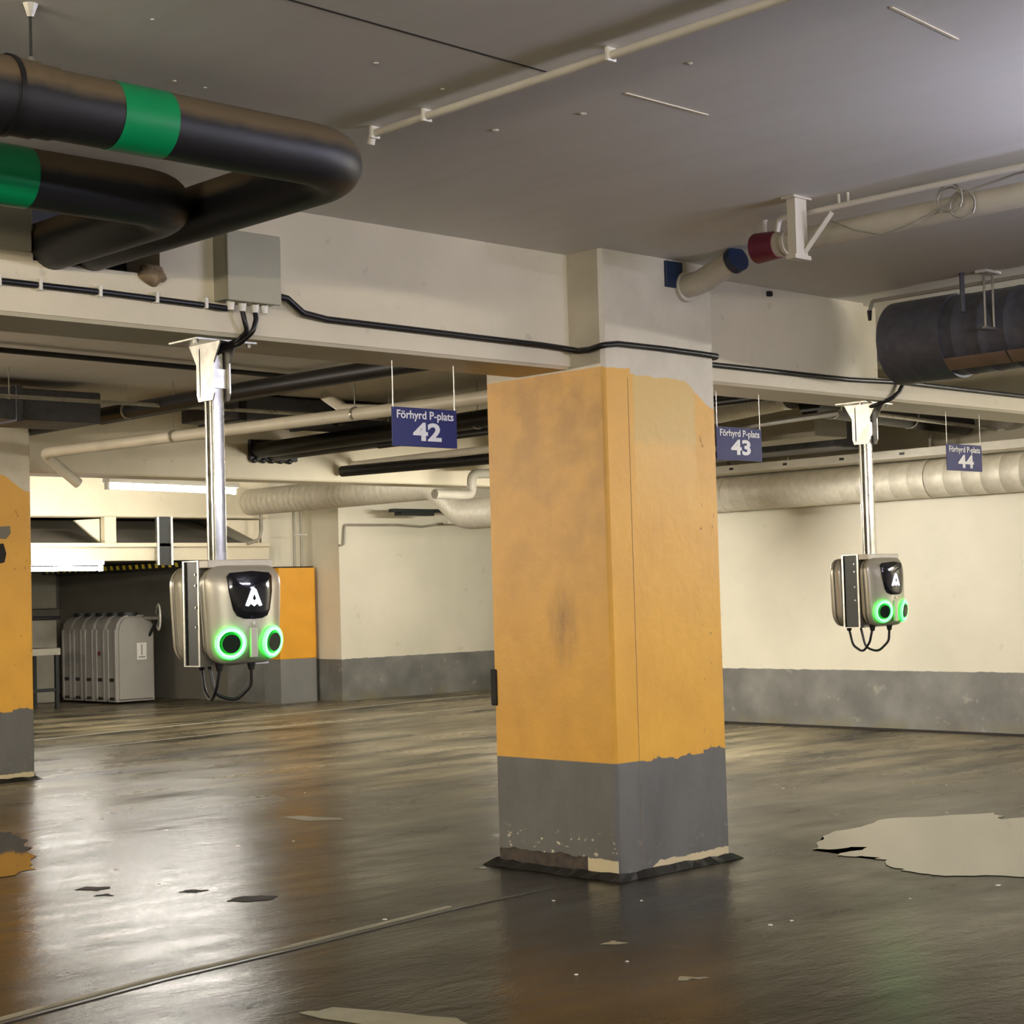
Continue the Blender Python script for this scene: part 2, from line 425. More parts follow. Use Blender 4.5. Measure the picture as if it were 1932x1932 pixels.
# lintel under the third beam with ledge, post and gussets
bm = BM(); box(bm, 3, 11.86, 16.42, 16.7, 1.655, 1.80); li = struct('trim_5', bm, 'cream', 'cream lintel over the tank alcove')
bm = BM(); box(bm, 3, 11.84, 16.36, 16.72, 1.80, 1.845, 0.006); obj('ledge', bm, 'cream', li)
bm = BM(); box(bm, 9.72, 9.86, 16.42, 16.5, 1.845, 2.125); obj('post', bm, 'cream', li)
def tri(pts, y0, y1, name, mat='cream'):
    bm = BM(); prism(bm, pts, fXZ, y0, y1); return obj(name, bm, mat, li)
tri([(9.72, 1.86), (9.72, 2.11), (9.42, 2.09)], 16.52, 16.56, 'gusset_plate')
tri([(11.80, 1.85), (11.80, 2.11), (11.2, 2.11)], 16.52, 16.56, 'gusset_plate')
bm = BM(); prism(bm, [(16.8, 1.80), (17.9, 2.11), (17.9, 2.16), (16.8, 1.85)], fYZ, 3, 11.8); obj('sloping_slab', bm, 'pipegrey', li)
bm = BM(); tube(bm, [(11.5, 16.33, 1.83), (11.66, 16.33, 1.88), (11.70, 16.33, 2.0), (11.69, 16.33, 2.2)], 0.018, 8, 0.08); obj('curved_conduit', bm, 'pipegrey', li, True)

# floor joint lines
strip('joint_line', [(0.0, 4.40), (2.41, 4.70), (3.05, 4.82), (3.6, 4.88), (4.45, 5.0), (5.0, 5.03)], 0.022, -0.01, 0.003, 'seam', fl)
strip('joint_ridge', [(0.0, 4.44), (2.41, 4.74), (3.05, 4.86), (3.6, 4.92), (4.45, 5.04)], 0.02, -0.01, 0.006, 'worn', fl)
strip('joint_ridge', [(5.2, 13.7), (7.757, 14.23), (10.8, 14.66), (13.83, 15.09)], 0.035, -0.01, 0.004, 'pipegrey', fl)
strip('joint_ridge', [(5.2, 12.9), (7.46, 13.0), (9.6, 13.3), (12.7, 13.6)], 0.03, -0.01, 0.003, 'pipegrey', fl)

def blob(cx, cy, pts, z, name, mat, parent=None, jit=0.02, sub=6):
    """irregular flat patch; pts world outline"""
    out = []
    n = len(pts)
    for i in range(n):
        a, b = Vector(pts[i]), Vector(pts[(i+1) % n])
        for k in range(sub):
            p = a.lerp(b, k/sub)
            j = jit*(0.4 if k == 0 else 1)
            out.append((p.x+random.uniform(-j, j), p.y+random.uniform(-j, j)))
    bm = BM(); prism(bm, out, fXY, z-0.002, z)
    bmesh.ops.triangulate(bm, faces=bm.faces)
    return obj(name, bm, mat, parent)
pd = blob(0, 0, [(6.41, 4.79), (6.85, 5.02), (7.48, 5.10), (7.95, 4.78), (7.75, 4.62), (8.1, 4.5), (8.3, 4.0), (7.4, 3.75), (6.32, 3.66), (6.15, 4.0), (6.22, 4.25), (6.40, 4.42), (6.34, 4.60), (6.62, 4.63)], 0.0028, 'puddle', 'water', None, 0.022, 7)
tag(pd, 'pale reflecting puddle on the floor right of the middle pillar', 'puddle')
pd = blob(0, 0, [(4.2, 8.9), (4.46, 8.62), (4.40, 8.30), (4.15, 7.75), (3.93, 7.28), (3.70, 7.20), (3.2, 7.5), (3.4, 8.6)], 0.0028, 'puddle', 'water', None, 0.03, 6)
tag(pd, 'small puddle mirroring the yellow pillar at the left edge', 'puddle')
for pts in ([(4.0, 5.87), (4.1, 5.90), (4.19, 5.79), (4.13, 5.75), (4.03, 5.79)], [(4.0, 6.21), (4.06, 6.22), (4.10, 6.14), (4.03, 6.13)], [(3.75, 6.62), (3.82, 6.66), (3.88, 6.56), (3.8, 6.52)], [(3.72, 6.42), (3.78, 6.43), (3.78, 6.36)]):
    blob(0, 0, pts, 0.0022, 'broken_hole', 'dark', fl, 0.012, 4)
blob(0, 0, [(5.70, 7.84), (5.80, 7.80), (5.87, 7.54), (5.84, 7.44), (5.70, 7.58)], 0.0024, 'worn_patch', 'worn', fl, 0.008, 4)
for pts in ([(3.05, 4.12), (3.16, 4.10), (3.30, 3.72), (3.25, 3.60), (3.10, 3.75)], [(4.05, 3.55), (4.10, 3.58), (4.14, 3.5)], [(4.3, 4.1), (4.36, 4.12), (4.38, 4.05)], [(5.15, 5.65), (5.19, 5.66), (5.18, 5.6)]):
    blob(0, 0, pts, 0.0024, 'worn_patch', 'worn', fl, 0.012, 4)
for i in range(26):
    a = random.uniform(R(31), R(61)); d = random.uniform(4.6, 11)
    x, y = d*math.cos(a), d*math.sin(a)
    if 5.1 < x < 6.2 and 4.8 < y < 5.8: continue
    bm = BM(); bmesh.ops.create_icosphere(bm, subdivisions=1, radius=random.uniform(0.006, 0.014), matrix=Matrix.Translation((x, y, 0.001)) @ Matrix.Scale(0.35, 4, (0, 0, 1))); obj('grit_speck', bm, 'conduit', fl)

# ================================================================== PILLARS
def pillar(cx, cy, mat, label, seam=True):
    h = 0.364
    p = thing('concrete_pillar', (cx, cy, 0), label, 'pillar')
    bm = BM(); c = 0.016
    pr = [(-h+c, -h), (h-c, -h), (h, -h+c), (h, h-c), (h-c, h), (-h+c, h), (-h, h-c), (-h, -h+c)]
    prism(bm, pr, fXY, 0.0, ZC)
    obj('column', bm, mat, p)
    # formwork seams on the front face
    bm = BM()
    box(bm, -0.2175, -0.2155, -h-0.0008, -h+0.003, 0.03, 2.09); obj('seam', bm, 'foam', p) if seam else bm.free()
    bm = BM()
    box(bm, -0.2145, h-0.018, -h-0.004, -h+0.002, 0.055, 2.08); bm.free()
    # bitumen skirt
    bm = BM(); o_, i_ = [], []
    N = 56
    for k in range(N):
        t = k/N*8 % 8
        side = int(k*4/N); f = (k*4/N)-side
        w = 0.405+random.uniform(-0.008, 0.012)
        q = [(-w+2*w*f, -w), (w, -w+2*w*f), (w-2*w*f, w), (-w, w-2*w*f)][side]
        s2 = 0.369/w
        o_.append((q[0], q[1], 0.001)); i_.append((q[0]*s2, q[1]*s2, 0.026+random.uniform(-0.004, 0.006)))
    A = [bm.verts.new(v) for v in o_]; Bv = [bm.verts.new(v) for v in i_]
    for k in range(N): bm.faces.new((A[k], A[(k+1) % N], Bv[(k+1) % N], Bv[k]))
    obj('skirt', bm, 'bitumen', p)
    return p
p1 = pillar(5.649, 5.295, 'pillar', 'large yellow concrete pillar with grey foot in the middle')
# flaked plaster plates on the foot and a dent cover at left edge
bm = BM(); box(bm, -0.372, -0.350, 0.335, 0.372, 0.70, 0.86, 0.006); tag(obj('rusty_edge_plate', bm, 'dark', p1), 'dark rusty damaged edge')
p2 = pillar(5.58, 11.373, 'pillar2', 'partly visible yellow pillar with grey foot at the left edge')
for pts_, mt_ in (([(0.02, 1.74), (0.20, 1.75), (0.205, 1.70), (0.17, 1.66), (0.02, 1.67)], 'alc'), ([(0.02, 1.62), (0.15, 1.63), (0.17, 1.56), (0.155, 1.50), (0.11, 1.49), (0.07, 1.42), (0.02, 1.44)], 'dark')):
    bm = BM(); prism(bm, pts_, fXZ, -0.3655, -0.36); tag(obj('bare_patch', bm, mt_, p2), 'bare patch where paint is knocked off')
# small yellow casing in front of the back wall
yc = thing('pillar_casing', (12.12, 16.8, 0), 'small yellow and grey casing beside the tank alcove', 'casing')
bm = BM(); box(bm, -0.255, 0.26, -0.55, 0.5, 0, 0.50); obj('grey_foot', bm, 'grey', yc)
bm = BM(); box(bm, -0.258, 0.262, -0.553, 0.5, 0.50, 1.55, 0.006); obj('yellow_body', bm, 'yellow', yc)
bm = BM(); box(bm, -0.25, 0.25, -0.54, 0.5, 1.55, 1.565); obj('top_edge', bm, 'dark', yc)

# ================================================================== LAMPS
def lamp(x0, y0, x1, y1, z, strength, col, label, cat='light', r=0.022, housing=True, hw=0.05, matc='plastic', wires=True):
    a, b = Vector((x0, y0, z)), Vector((x1, y1, z)); L = (b-a).length; rz = math.atan2(b.y-a.y, b.x-a.x)
    t = thing('fluorescent_light', ((a+b)/2), label, cat, None, rz)
    key = 'tube_%d_%d' % (int(strength*10), int(col[2]*100))
    if key not in M: M[key] = emit(key, col, strength)
    bm = BM(); cyl(bm, (-L/2+0.03, 0, 0), (L/2-0.03, 0, 0), r, 10); obj('lamp_tube', bm, key, t, True)
    bm = BM(); box(bm, -L/2, L/2, -hw, hw, 0.035, 0.085, 0.008); obj('housing', bm, matc, t)
    for s in (-1, 1):
        bm = BM(); box(bm, s*(L/2-0.015)-0.015, s*(L/2-0.015)+0.015, -0.025, 0.025, -0.03, 0.04, 0.004); obj('lamp_holder', bm, matc, t)
        if wires:
            bm = BM(); cyl(bm, (s*L*0.3, 0, 0.085), (s*L*0.3, 0, ZC-z+0.005), 0.004, 6); obj('hanging_wire', bm, 'galv', t)
    return t
lamp(8.45, 14.24, 10.1, 14.52, 2.285, 155, NEUT, 'bright fluorescent tube hanging behind the second beam')
lamp(7.6, 15.6, 9.2, 15.6, 1.555, 75, NEUT, 'bright low fluorescent tube beside left pillar over the alcove', wires=False)
lamp(9.0, 8.9, 10.3, 8.9, 1.78, 420, NEUT, 'added fill light hidden behind the middle pillar', hw=0.16)  # unseen added lamp, low under a wide housing to light the walls
lamp(12.5, 12.9, 13.5, 12.9, 2.15, 230, NEUT, 'second added fill light hidden behind the middle pillar near back wall')  # unseen lamp added to brighten the back wall near the pillar
lamp(4.75, 1.15, 5.9, 1.65, 2.12, 200, COOL, 'cool ceiling light just outside the upper right corner', hw=0.008)
lamp(10.6, 3.2, 10.6, 1.6, 2.00, 380, NEUT, 'added warm fill light outside the view near the right wall', hw=0.10)  # added off view to light the right wall
lamp(0.6, 8.7, 0.6, 10.6, 1.95, 620, WARM, 'added warm fill light outside the view on the left', hw=0.16)  # added off view to light the left face of the pillar
lamp(2.2, 12.4, 3.6, 12.4, 2.00, 150, WARM, 'added warm fill light outside the view beyond the left pillar', hw=0.12)  # unseen fill lamp added past the left pillar
lamp(0.3, 1.0, -1.2, 1.0, 2.15, 300, WARM, 'added warm fill light above and behind the viewpoint', hw=0.008)  # added lamp filling the front ceiling and pillar
lamp(0.3, 3.0, -0.9, 3.5, 2.15, 130, WARM, 'added warm uplight just left of the viewpoint', hw=0.008)  # bare uplight added to lift the left part of the ceiling
lamp(-1.5, 4.6, -3.0, 4.6, 2.2, 220, WARM, 'added warm fill light far to the left of the viewpoint', hw=0.008)  # extra unseen lamp, fills the ceiling from the left
lamp(2.4, -2.6, 0.9, -2.6, 2.15, 380, NEUT, 'added warm fill light well behind the viewpoint', hw=0.008)  # extra unseen lamp, fills the front from behind
lamp(8.4, -1.0, 8.4, -2.6, 2.2, 280, COOL, 'added cool fill light outside the view far to the right', hw=0.008)  # extra cool lamp added out of view as fill

# ================================================================== SIGNS
def sign(x, y, w, num, label, rz=0.0, h=0.157, ztop=1.952):
    s = thing('parking_sign', (x, y, ztop), label, 'sign', 'blue hanging bay number signs', rz)
    bm = BM(); box(bm, -w/2, w/2, -0.002, 0.002, -h, 0, 0.0); obj('panel', bm, 'blue', s)
    for q in (-1, 1):
        bm = BM(); cyl(bm, (q*(w/2-0.008), 0, -0.01), (q*(w/2-0.008), 0, ZB-ztop+0.002), 0.0022, 6); obj('hanging_rod', bm, 'galv', s)
    for body, size, bold, dz, dx in (('F\u00f6rhyrd P-plats', 0.046, 0.0008, -0.030, 0.002), (num, 0.098, 0.0034, -0.100, 0.012)):
        me = text_mesh(body, size, bold); me.materials.append(M['white'])
        xs = [v.co.x for v in me.vertices]; wd = max(xs)-min(xs)
        tgt = w*0.88 if len(body) > 3 else w*0.44
        k = tgt/wd
        for v in me.vertices:
            v.co = Vector((v.co.x*k, -0.0035-v.co.z*0.6, v.co.y*1.0))
        o = bpy.data.objects.new('lettering', me); COL.objects.link(o); o.parent = s; o.location = (dx, 0, dz)
    return s
sign(4.612, 5.3, 0.345, '42', 'blue hanging sign numbered 42 left of the middle pillar')
sign(6.63, 5.3, 0.345, '43', 'blue hanging sign numbered 43 just right of the middle pillar', 0, 0.160, 1.965)
sign(8.645, 5.3, 0.365, '44', 'blue hanging sign numbered 44 near the right edge', 0, 0.150, 1.96)

# ================================================================== CHARGING STATIONS
def rrect(w, h, r, n=6, taper=0.0):
    out = []
    for cx, cz, a0 in ((w/2-r, h/2-r, 0), (-w/2+r, h/2-r, 90), (-w/2+r, -h/2+r, 180), (w/2-r, -h/2+r, 270)):
        for k in range(n+1):
            a = R(a0+90*k/n); x = cx+r*math.cos(a); z = cz+r*math.sin(a)
            out.append((x*(1-taper*(0.5-z/h)), z))
    return out
CH_W, CH_H = 0.345, 0.36
def front_y(x, z):
    """y of the bulged charger front, local, front looks to -y; back plane at y=0"""
    return -0.122 + 1.75*x*x + 0.5*max(0, abs(z)-0.09)**2*4
def charger(root, y0, rot, lit=True):
    """one wall box; rot 0 looks to -y"""
    MT = Matrix.Translation((0.09, y0, -0.198)) @ Matrix.Rotation(rot, 4, 'Z')
    def place(o): o.matrix_local = MT if o.parent is root else o.matrix_local; return o
    bm = BM()
    rings = []
    prof = [(0.0, 0.90), (-0.015, 0.955), (-0.038, 0.985), (-0.06, 1.0), (None, 0.985), (None, 0.95), (None, 0.89), (None, 0.78), (None, 0.6), (None, 0.4), (None, 0.2)]
    base = rrect(CH_W, CH_H, 0.075, 7, 0.12)
    fr = {4: 0.30, 5: 0.55, 6: 0.78, 7: 0.93}
    for i, (yy, s) in enumerate(prof):
        ring = []
        for (x, z) in base:
            X, Z = x*s, z*s
            if yy is None:
                k = fr.get(i, 1.0)
                e = -0.06*(1-k) + front_y(X, Z)*k
                e = min(e, -0.06) if i < 8 else e
            else: e = yy
            ring.append(bm.verts.new((X, e, Z)))
        rings.append(ring)
    n = len(base)
    for a, b in zip(rings, rings[1:]):
        for k in range(n): bm.faces.new((a[k], a[(k+1) % n], b[(k+1) % n], b[k]))
    bm.faces.new(rings[0][::-1])
    c = bm.verts.new((0, front_y(0, 0), 0))
    for k in range(n): bm.faces.new((rings[-1][k], rings[-1][(k+1) % n], c))
    hs = obj('charger_housing', bm, 'house', root, True); place(hs)
    md = hs.modifiers.new('sub', 'SUBSURF'); md.levels = 1; md.render_levels = 1
    # seam line around the side
    bm = BM()
    sb = [(x*1.004, z*1.004) for x, z in base]
    A = [bm.verts.new((x, -0.043, z)) for x, z in sb]; B_ = [bm.verts.new((x, -0.038, z)) for x, z in sb]
    for k in range(n): bm.faces.new((A[k], A[(k+1) % n], B_[(k+1) % n], B_[k]))
    obj('housing_seam', bm, 'darkst', hs)
    # display: rounded shield following the front
    pts = []
    cz = 0.062
    outl = [(-0.098, 0.075), (-0.085, 0.088), (0, 0.094), (0.085, 0.088), (0.098, 0.075), (0.094, 0.02), (0.080, -0.045), (0.066, -0.068), (0.04, -0.078), (0, -0.080), (-0.04, -0.078), (-0.066, -0.068), (-0.080, -0.045), (-0.094, 0.02)]
    bm = BM()
    lay = []
    for s, lift in ((1.0, 0.0), (1.0, 0.0035), (0.97, 0.0045), (0.66, 0.0045), (0.33, 0.0045)):
        lay.append([bm.verts.new((x*s, front_y(x*s, z*s+cz)-lift+0.0005, z*s+cz)) for x, z in outl])
    cc = bm.verts.new((0, front_y(0, cz)-0.0045, cz)); k_ = len(outl)
    for a, b in zip(lay, lay[1:]):
        for k in range(k_): bm.faces.new((a[k], a[(k+1) % k_], b[(k+1) % k_], b[k]))
    for k in range(k_): bm.faces.new((lay[-1][k], lay[-1][(k+1) % k_], cc))
    obj('display_panel', bm, 'gloss', hs, True)
    # white arrow-like A mark on the display
    mark = [(x*0.92, z*0.80-0.002) for x, z in [(-0.040, -0.030), (-0.012, 0.042), (0.0, 0.050), (0.012, 0.042), (0.040, -0.030), (0.026, -0.034), (0.016, -0.022), (0.0, -0.034), (-0.016, -0.022), (-0.026, -0.034)]]
    bm = BM()
    out_ = [bm.verts.new((x, front_y(x, cz)-0.0068, z+cz-0.005)) for x, z in mark]
    hole = [(-0.007, -0.004), (0.0, 0.012), (0.007, -0.004), (0.0, -0.012)]
    f = bm.faces.new(out_); bmesh.ops.triangulate(bm, faces=[f])
    obj('display_mark', bm, 'logo', hs)
    bm = BM(); prism(bm, [(x, z+cz-0.002) for x, z in hole], fXZ, -0.1295, -0.132); obj('mark_hole', bm, 'gloss', hs)
    # centre rib
    bm = BM(); box(bm, -0.016, 0.016, front_y(0, 0)-0.004, front_y(0, 0)+0.01, -0.158, -0.045, 0.004); obj('centre_rib', bm, 'house', hs)
    bm = BM(); cyl(bm, (0, front_y(0, 0)-0.004, -0.032), (0, front_y(0, 0)+0.004, -0.032), 0.006, 10); obj('status_button', bm, 'plastic', hs)
    # sockets with ring lights
    for sx in (-1, 1) if lit else ():
        x, z = sx*0.092, -0.103
        sl = 2*1.75*x                                  # dy/dx
        nv = Vector((sl, -1, -0.12)).normalized()
        q = nv.to_track_quat('Z', 'Y').to_matrix().to_4x4()
        T = Matrix.Translation(Vector((x, front_y(x, z)-0.002, z))) @ q
        for (rmaj, rmin, mt_, nm, zo) in ((0.052, 0.0075, 'ring', 'ring_light', 0.0), (0.0475, 0.0048, 'ringhot', 'ring_light_core', 0.004)):
            bm = BM(); vs_ = []
            for a in range(28):
                A_ = 2*math.pi*a/28
                vs_.append([bm.verts.new(T @ Vector(((rmaj+rmin*math.cos(t))*math.cos(A_), (rmaj+rmin*math.cos(t))*math.sin(A_), zo+rmin*math.sin(t)))) for t in (2*math.pi*b/8 for b in range(8))])
            for a in range(28):
                for b in range(8): bm.faces.new((vs_[a][b], vs_[(a+1) % 28][b], vs_[(a+1) % 28][(b+1) % 8], vs_[a][(b+1) % 8]))
            obj(nm, bm, mt_, hs, True)
        bm = BM(); cyl(bm, T @ Vector((0, 0, -0.01)), T @ Vector((0, 0, 0.012)), 0.041, 24, 0.034); obj('socket_cover', bm, 'dkgreen', hs, True)
    return hs
def station(x, y, label, tie):
    s = thing('charging_station', (x, y, 1.345), label, 'charger', 'car charging stations hanging from the front beam')
    # strut pole: square tube with an open slot to -x
    bm = BM(); top = ZB-1.345
    a = 0.027
    prism(bm, [(-a, -a), (a, -a), (a, a), (-a, a), (-a, 0.011), (-a+0.014, 0.011), (-a+0.014, -0.011), (-a, -0.011)], fXY, -0.02, top-0.035)
    es_ = [e for e in bm.edges if abs(e.verts[0].co.z-e.verts[1].co.z) > 0.3 and abs(abs(e.verts[0].co.y)-a) < 1e-4]
    bmesh.ops.bevel(bm, geom=es_, offset=0.006, segments=3, affect='EDGES', profile=0.5)
    obj('pole', bm, 'polesteel', s, True)
    # ceiling bracket
    bm = BM(); box(bm, -0.13, 0.13, -0.09, 0.09, top-0.006, top); obj('ceiling_plate', bm, 'galv', s)
    for sg in (-1, 1):
        bm = BM()
        yy = sg*0.048
        pr = [(-0.055, top-0.19), (-0.045, top-0.215), (0.045, top-0.215), (0.055, top-0.19), (0.055, top-0.08), (0.10, top-0.006), (-0.10, top-0.006), (-0.055, top-0.08)]
        prism(bm, pr, fYZ, sg*0.034-0.003, sg*0.034+0.003)
        o = obj('bracket_plate', bm, 'galv', s)
    bm = BM(); box(bm, -0.037, 0.037, 0.03, 0.036, top-0.2, top-0.02); box(bm, -0.03, 0.03, -0.036, -0.030, top-0.17, top-0.10); obj('bracket_web', bm, 'galv', s)
    for q in (-1, 1):
        bm = BM(); cyl(bm, (q*0.115, -0.06, top-0.018), (q*0.115, -0.06, top-0.004), 0.009, 6); obj('anchor_bolt', bm, 'galv', s)
    # head rail and channel bracket between the two boxes
    bm = BM(); box(bm, -0.06, 0.22, -0.030, 0.030, -0.028, 0.0, 0.003); obj('head_rail', bm, 'pipe', s)
    X0, X1, Y0, Y1 = -0.060, 0.240, 0.033, 0.138
    bm = BM()
    box(bm, X0, X1, Y0, Y0+0.004, -0.380, -0.004); box(bm, X0, X1, Y1-0.004, Y1, -0.380, -0.004)
    box(bm, X0, X0+0.003, Y0+0.004, Y0+0.010, -0.380, -0.004); box(bm, X0, X0+0.003, Y1-0.010, Y1-0.004, -0.380, -0.004)
    box(bm, X0, X1, Y0, Y1, -0.004, 0.0); box(bm, X0, X1, Y0, Y1, -0.384, -0.380)
    obj('channel_bracket', bm, 'galv', s)
    bm = BM(); box(bm, X0+0.008, X0+0.011, Y0+0.004, Y1-0.004, -0.380, -0.004); obj('bracket_backplate', bm, 'darkst', s)
    for z_ in (-0.05, -0.09, -0.17, -0.24):
        bm = BM(); cyl(bm, (X0+0.003, Y0+0.03, z_), (X0+0.009, Y0+0.03, z_), 0.004, 8); obj('screw', bm, 'galv', s)
    charger(s, Y0, 0)
    charger(s, Y1, math.pi, False)
    for gx, gy in ((0.125, -0.02), (0.0, 0.0), (0.04, 0.175)):
        bm = BM(); cyl(bm, (gx, gy, -0.372), (gx, gy, -0.402), 0.017, 12, 0.011); obj('cable_gland', bm, 'cable', s, True)
    for pts in ([(0.125, -0.02, -0.39), (0.13, -0.01, -0.46), (0.09, 0.03, -0.515), (0.02, 0.06, -0.49), (0.01, 0.08, -0.384)],
                [(0.0, 0.0, -0.39), (0.0, 0.02, -0.46), (0.01, 0.07, -0.515), (0.035, 0.15, -0.48), (0.04, 0.175, -0.395)]):
        bm = BM(); tube(bm, pts, 0.0065, 8, 0.05, n=6); obj('cable_loop', bm, 'cable', s, True)
    return s
s1 = station(3.588, 5.285, 'double grey charging station with green rings left of middle pillar', None)
s2 = station(7.665, 5.285, 'double grey charging station with green rings hanging at right', None)

# ================================================================== JUNCTION BOX AND BEAM CABLES
jb = thing('junction_box', (3.60, 5.09, 2.25), 'grey green junction box mounted on the front beam', 'electrical box')
bm = BM(); box(bm, -0.112, 0.112, -0.045, 0.036, 0.005, 0.245, 0.003); obj('box_body', bm, 'box', jb)
bm = BM(); box(bm, -0.115, 0.115, -0.058, -0.046, 0.0, 0.25, 0.004); obj('box_lid', bm, 'box', jb)
for gx in (-0.07, -0.02, 0.035, 0.075):
    bm = BM(); cyl(bm, (gx, -0.005, 0.006), (gx, -0.005, -0.026), 0.016, 12, 0.012); obj('cable_gland', bm, 'plastic', jb, True)
def cable(pts, r, label, name='power_cable', rad=0.04, mat='cable', clips=None):
    bm = BM(); tube(bm, pts, r, 10, rad, n=5)
    o = obj(name, bm, mat, None, True); tag(o, label, 'cable')
    for c in (clips or []):
        b2 = BM(); box(b2, c[0]-0.006, c[0]+0.006, c[1]-r-0.004, c[1]+0.018, c[2]-r-0.007, c[2]+r+0.009, 0.002); obj('cable_clip', b2, 'plastic', o)
    return o
YC = BY0-0.014
cable([(0.5, YC, 2.245), (2.66, YC, 2.242), (3.05, YC, 2.242), (3.45, YC, 2.236), (3.52, YC-0.015, 2.230), (3.53, YC-0.02, 2.236)], 0.011, 'black cable clipped along beam left of the junction box', clips=[(x, YC, 2.2425) for x in (2.18, 2.42, 2.655, 2.80, 3.02, 3.24, 3.44)])
cable([(3.705, 5.10, 2.30), (3.79, 5.10, 2.292), (3.86, 5.10, 2.245), (3.98, YC, 2.234), (4.4, YC, 2.231), (4.75, YC, 2.228), (5.1, YC, 2.226), (5.235, YC, 2.222), (5.268, 5.06, 2.208), (5.268, 4.99, 2.205), (5.27, 4.917, 2.215), (5.36, 4.917, 2.228), (5.65, 4.917, 2.229), (5.9, 4.917, 2.226), (6.012, 4.917, 2.223), (6.028, 4.935, 2.222), (6.028, 5.08, 2.222)], 0.013, 'black cable from junction box wrapping around the middle pillar', rad=0.02)
cable([(6.03, YC, 2.222), (6.26, YC, 2.222), (7.3, YC, 2.222), (7.76, YC, 2.238), (8.5, YC, 2.236), (10.5, YC, 2.232)], 0.013, 'black cable along beam right of the middle pillar')
cable([(7.76, YC-0.012, 2.232), (7.72, YC-0.01, 2.185), (7.66, YC-0.012, 2.150), (7.62, 5.18, 2.118), (7.655, 5.27, 2.110), (7.665, 5.285, 2.09)], 0.011, 'short black cable dropping from beam to the right charging station')
cable([(3.58, 5.085, 2.226), (3.585, 5.08, 2.19), (3.60, 5.085, 2.155), (3.595, 5.14, 2.125), (3.588, 5.24, 2.118), (3.585, 5.285, 2.09)], 0.0095, 'left of two black cables between junction box and charging station')
cable([(3.635, 5.085, 2.226), (3.635, 5.08, 2.20), (3.62, 5.078, 2.155), (3.60, 5.13, 2.118), (3.59, 5.22, 2.108), (3.588, 5.285, 2.09)], 0.0095, 'right of two black cables between junction box and charging station')

# ================================================================== BLACK INSULATED PIPES, UPPER LEFT
R1 = 0.084
def bigpipe(yc, zc, xb, x_left, tape, label, mat='dusty', rb=0.20, collar=None, xend_y=5.33):
    t = thing('insulated_pipe', (xb, yc, zc), label, 'pipe', 'black insulated pipes at the upper left')
    bm = BM(); tube(bm, [(x_left-xb, 0, 0), (0, 0, 0), (0, xend_y-yc, 0)], R1, 28, rb, n=12); obj('insulation', bm, mat, t, True)
    bm = BM(); cyl(bm, (tape[0]-xb, 0, 0), (tape[1]-xb, 0, 0), R1+0.0015, 28); tag(obj('marking_tape', bm, 'green', t, True), 'green marking band')
    if collar:
        for (a, b, rr) in collar:
            bm = BM(); cyl(bm, (a-xb, 0, 0), (b-xb, 0, 0), rr, 28); obj('collar', bm, mat, t, True)
    return t
t1 = bigpipe(3.708, 2.397, 3.005, 0.2, (2.226, 2.378), 'upper black insulated pipe with a green band and sharp bend', collar=[(0.2, 2.02, R1+0.008), (2.02, 2.07, R1+0.004)])
bm = BM(); cyl(bm, (1.945-3.005, 0, 0), (1.957-3.005, 0, 0), R1+0.013, 28); obj('strap', bm, 'cable', t1, True)
bm = BM(); cyl(bm, (2.019-3.005, 0, R1+0.0), (2.019-3.005, 0, 0.235), 0.0035, 8); obj('hanger_rod', bm, 'darkst', t1)
bm = BM(); cyl(bm, (2.019-3.005, 0, R1-0.002), (2.019-3.005, 0, R1+0.02), 0.016, 12, 0.006); cyl(bm, (2.019-3.005, 0, 0.2), (2.019-3.005, 0, 0.232), 0.008, 8, 0.02); obj('hanger_nut', bm, 'galv', t1, True)
t2 = bigpipe(4.36, 2.385, 2.86, 0.2, (2.15, 2.352), 'lower black insulated pipe with a green band nearer the beam', mat='dusty', rb=0.17)
bm = BM(); box(bm, 2.2, 2.768, BY0-0.03, BY0, 2.348, 2.52, 0.003); tag(obj('grey_patch', bm, 'box'), 'grey green patch on the beam at the far left edge', 'board')  # thin box gives this end of the beam a grey green tone
bm = BM()
box(bm, 2.79, 3.265, 5.335, 5.44, 2.326, 2.62); fs = obj('fire_stop', bm, 'black')
tag(fs, 'black sealing filler around pipes in beam opening', 'filler')
bm = BM(); bmesh.ops.create_icosphere(bm, subdivisions=3, radius=0.045)
for v in bm.verts: v.co = Vector((v.co.x*1.15, v.co.y*0.9, v.co.z*0.85)) * (1+0.12*math.sin(v.co.x*90+v.co.z*120))
bmesh.ops.translate(bm, verts=bm.verts, vec=(3.235, BY0+0.0, 2.325)); tag(obj('foam_lump', bm, 'foam', None, True), 'brown foam lump below the pipe opening in beam', 'foam')
for x in (2.82, 2.87, 2.95, 3.12):
    bm = BM(); bmesh.ops.create_icosphere(bm, subdivisions=2, radius=0.012, matrix=Matrix.Translation((x, BY0+0.012, 2.322)) @ Matrix.Scale(1.5, 4, (1, 0, 0))); obj('filler_crumb', bm, 'black', fs, True)

# ================================================================== CEILING CONDUITS AND WHITE PIPES
cd = thing('ceiling_conduit', (3.345, 4.06, 2.605), 'thin cream conduit running across the ceiling above the middle pillar', 'conduit')
bm = BM(); tube(bm, [(0, 0.0, -0.03), (0, -0.01, 0), (0, -4.5, 0)], 0.0125, 10, 0.01); obj('conduit_tube', bm, 'conduit', cd, True)
for y in (-0.02, -0.26, -1.0, -1.8):
    bm = BM(); box(bm, -0.018, 0.018, y-0.006, y+0.006, -0.016, 0.022, 0.003); obj('conduit_clip', bm, 'plastic', cd)

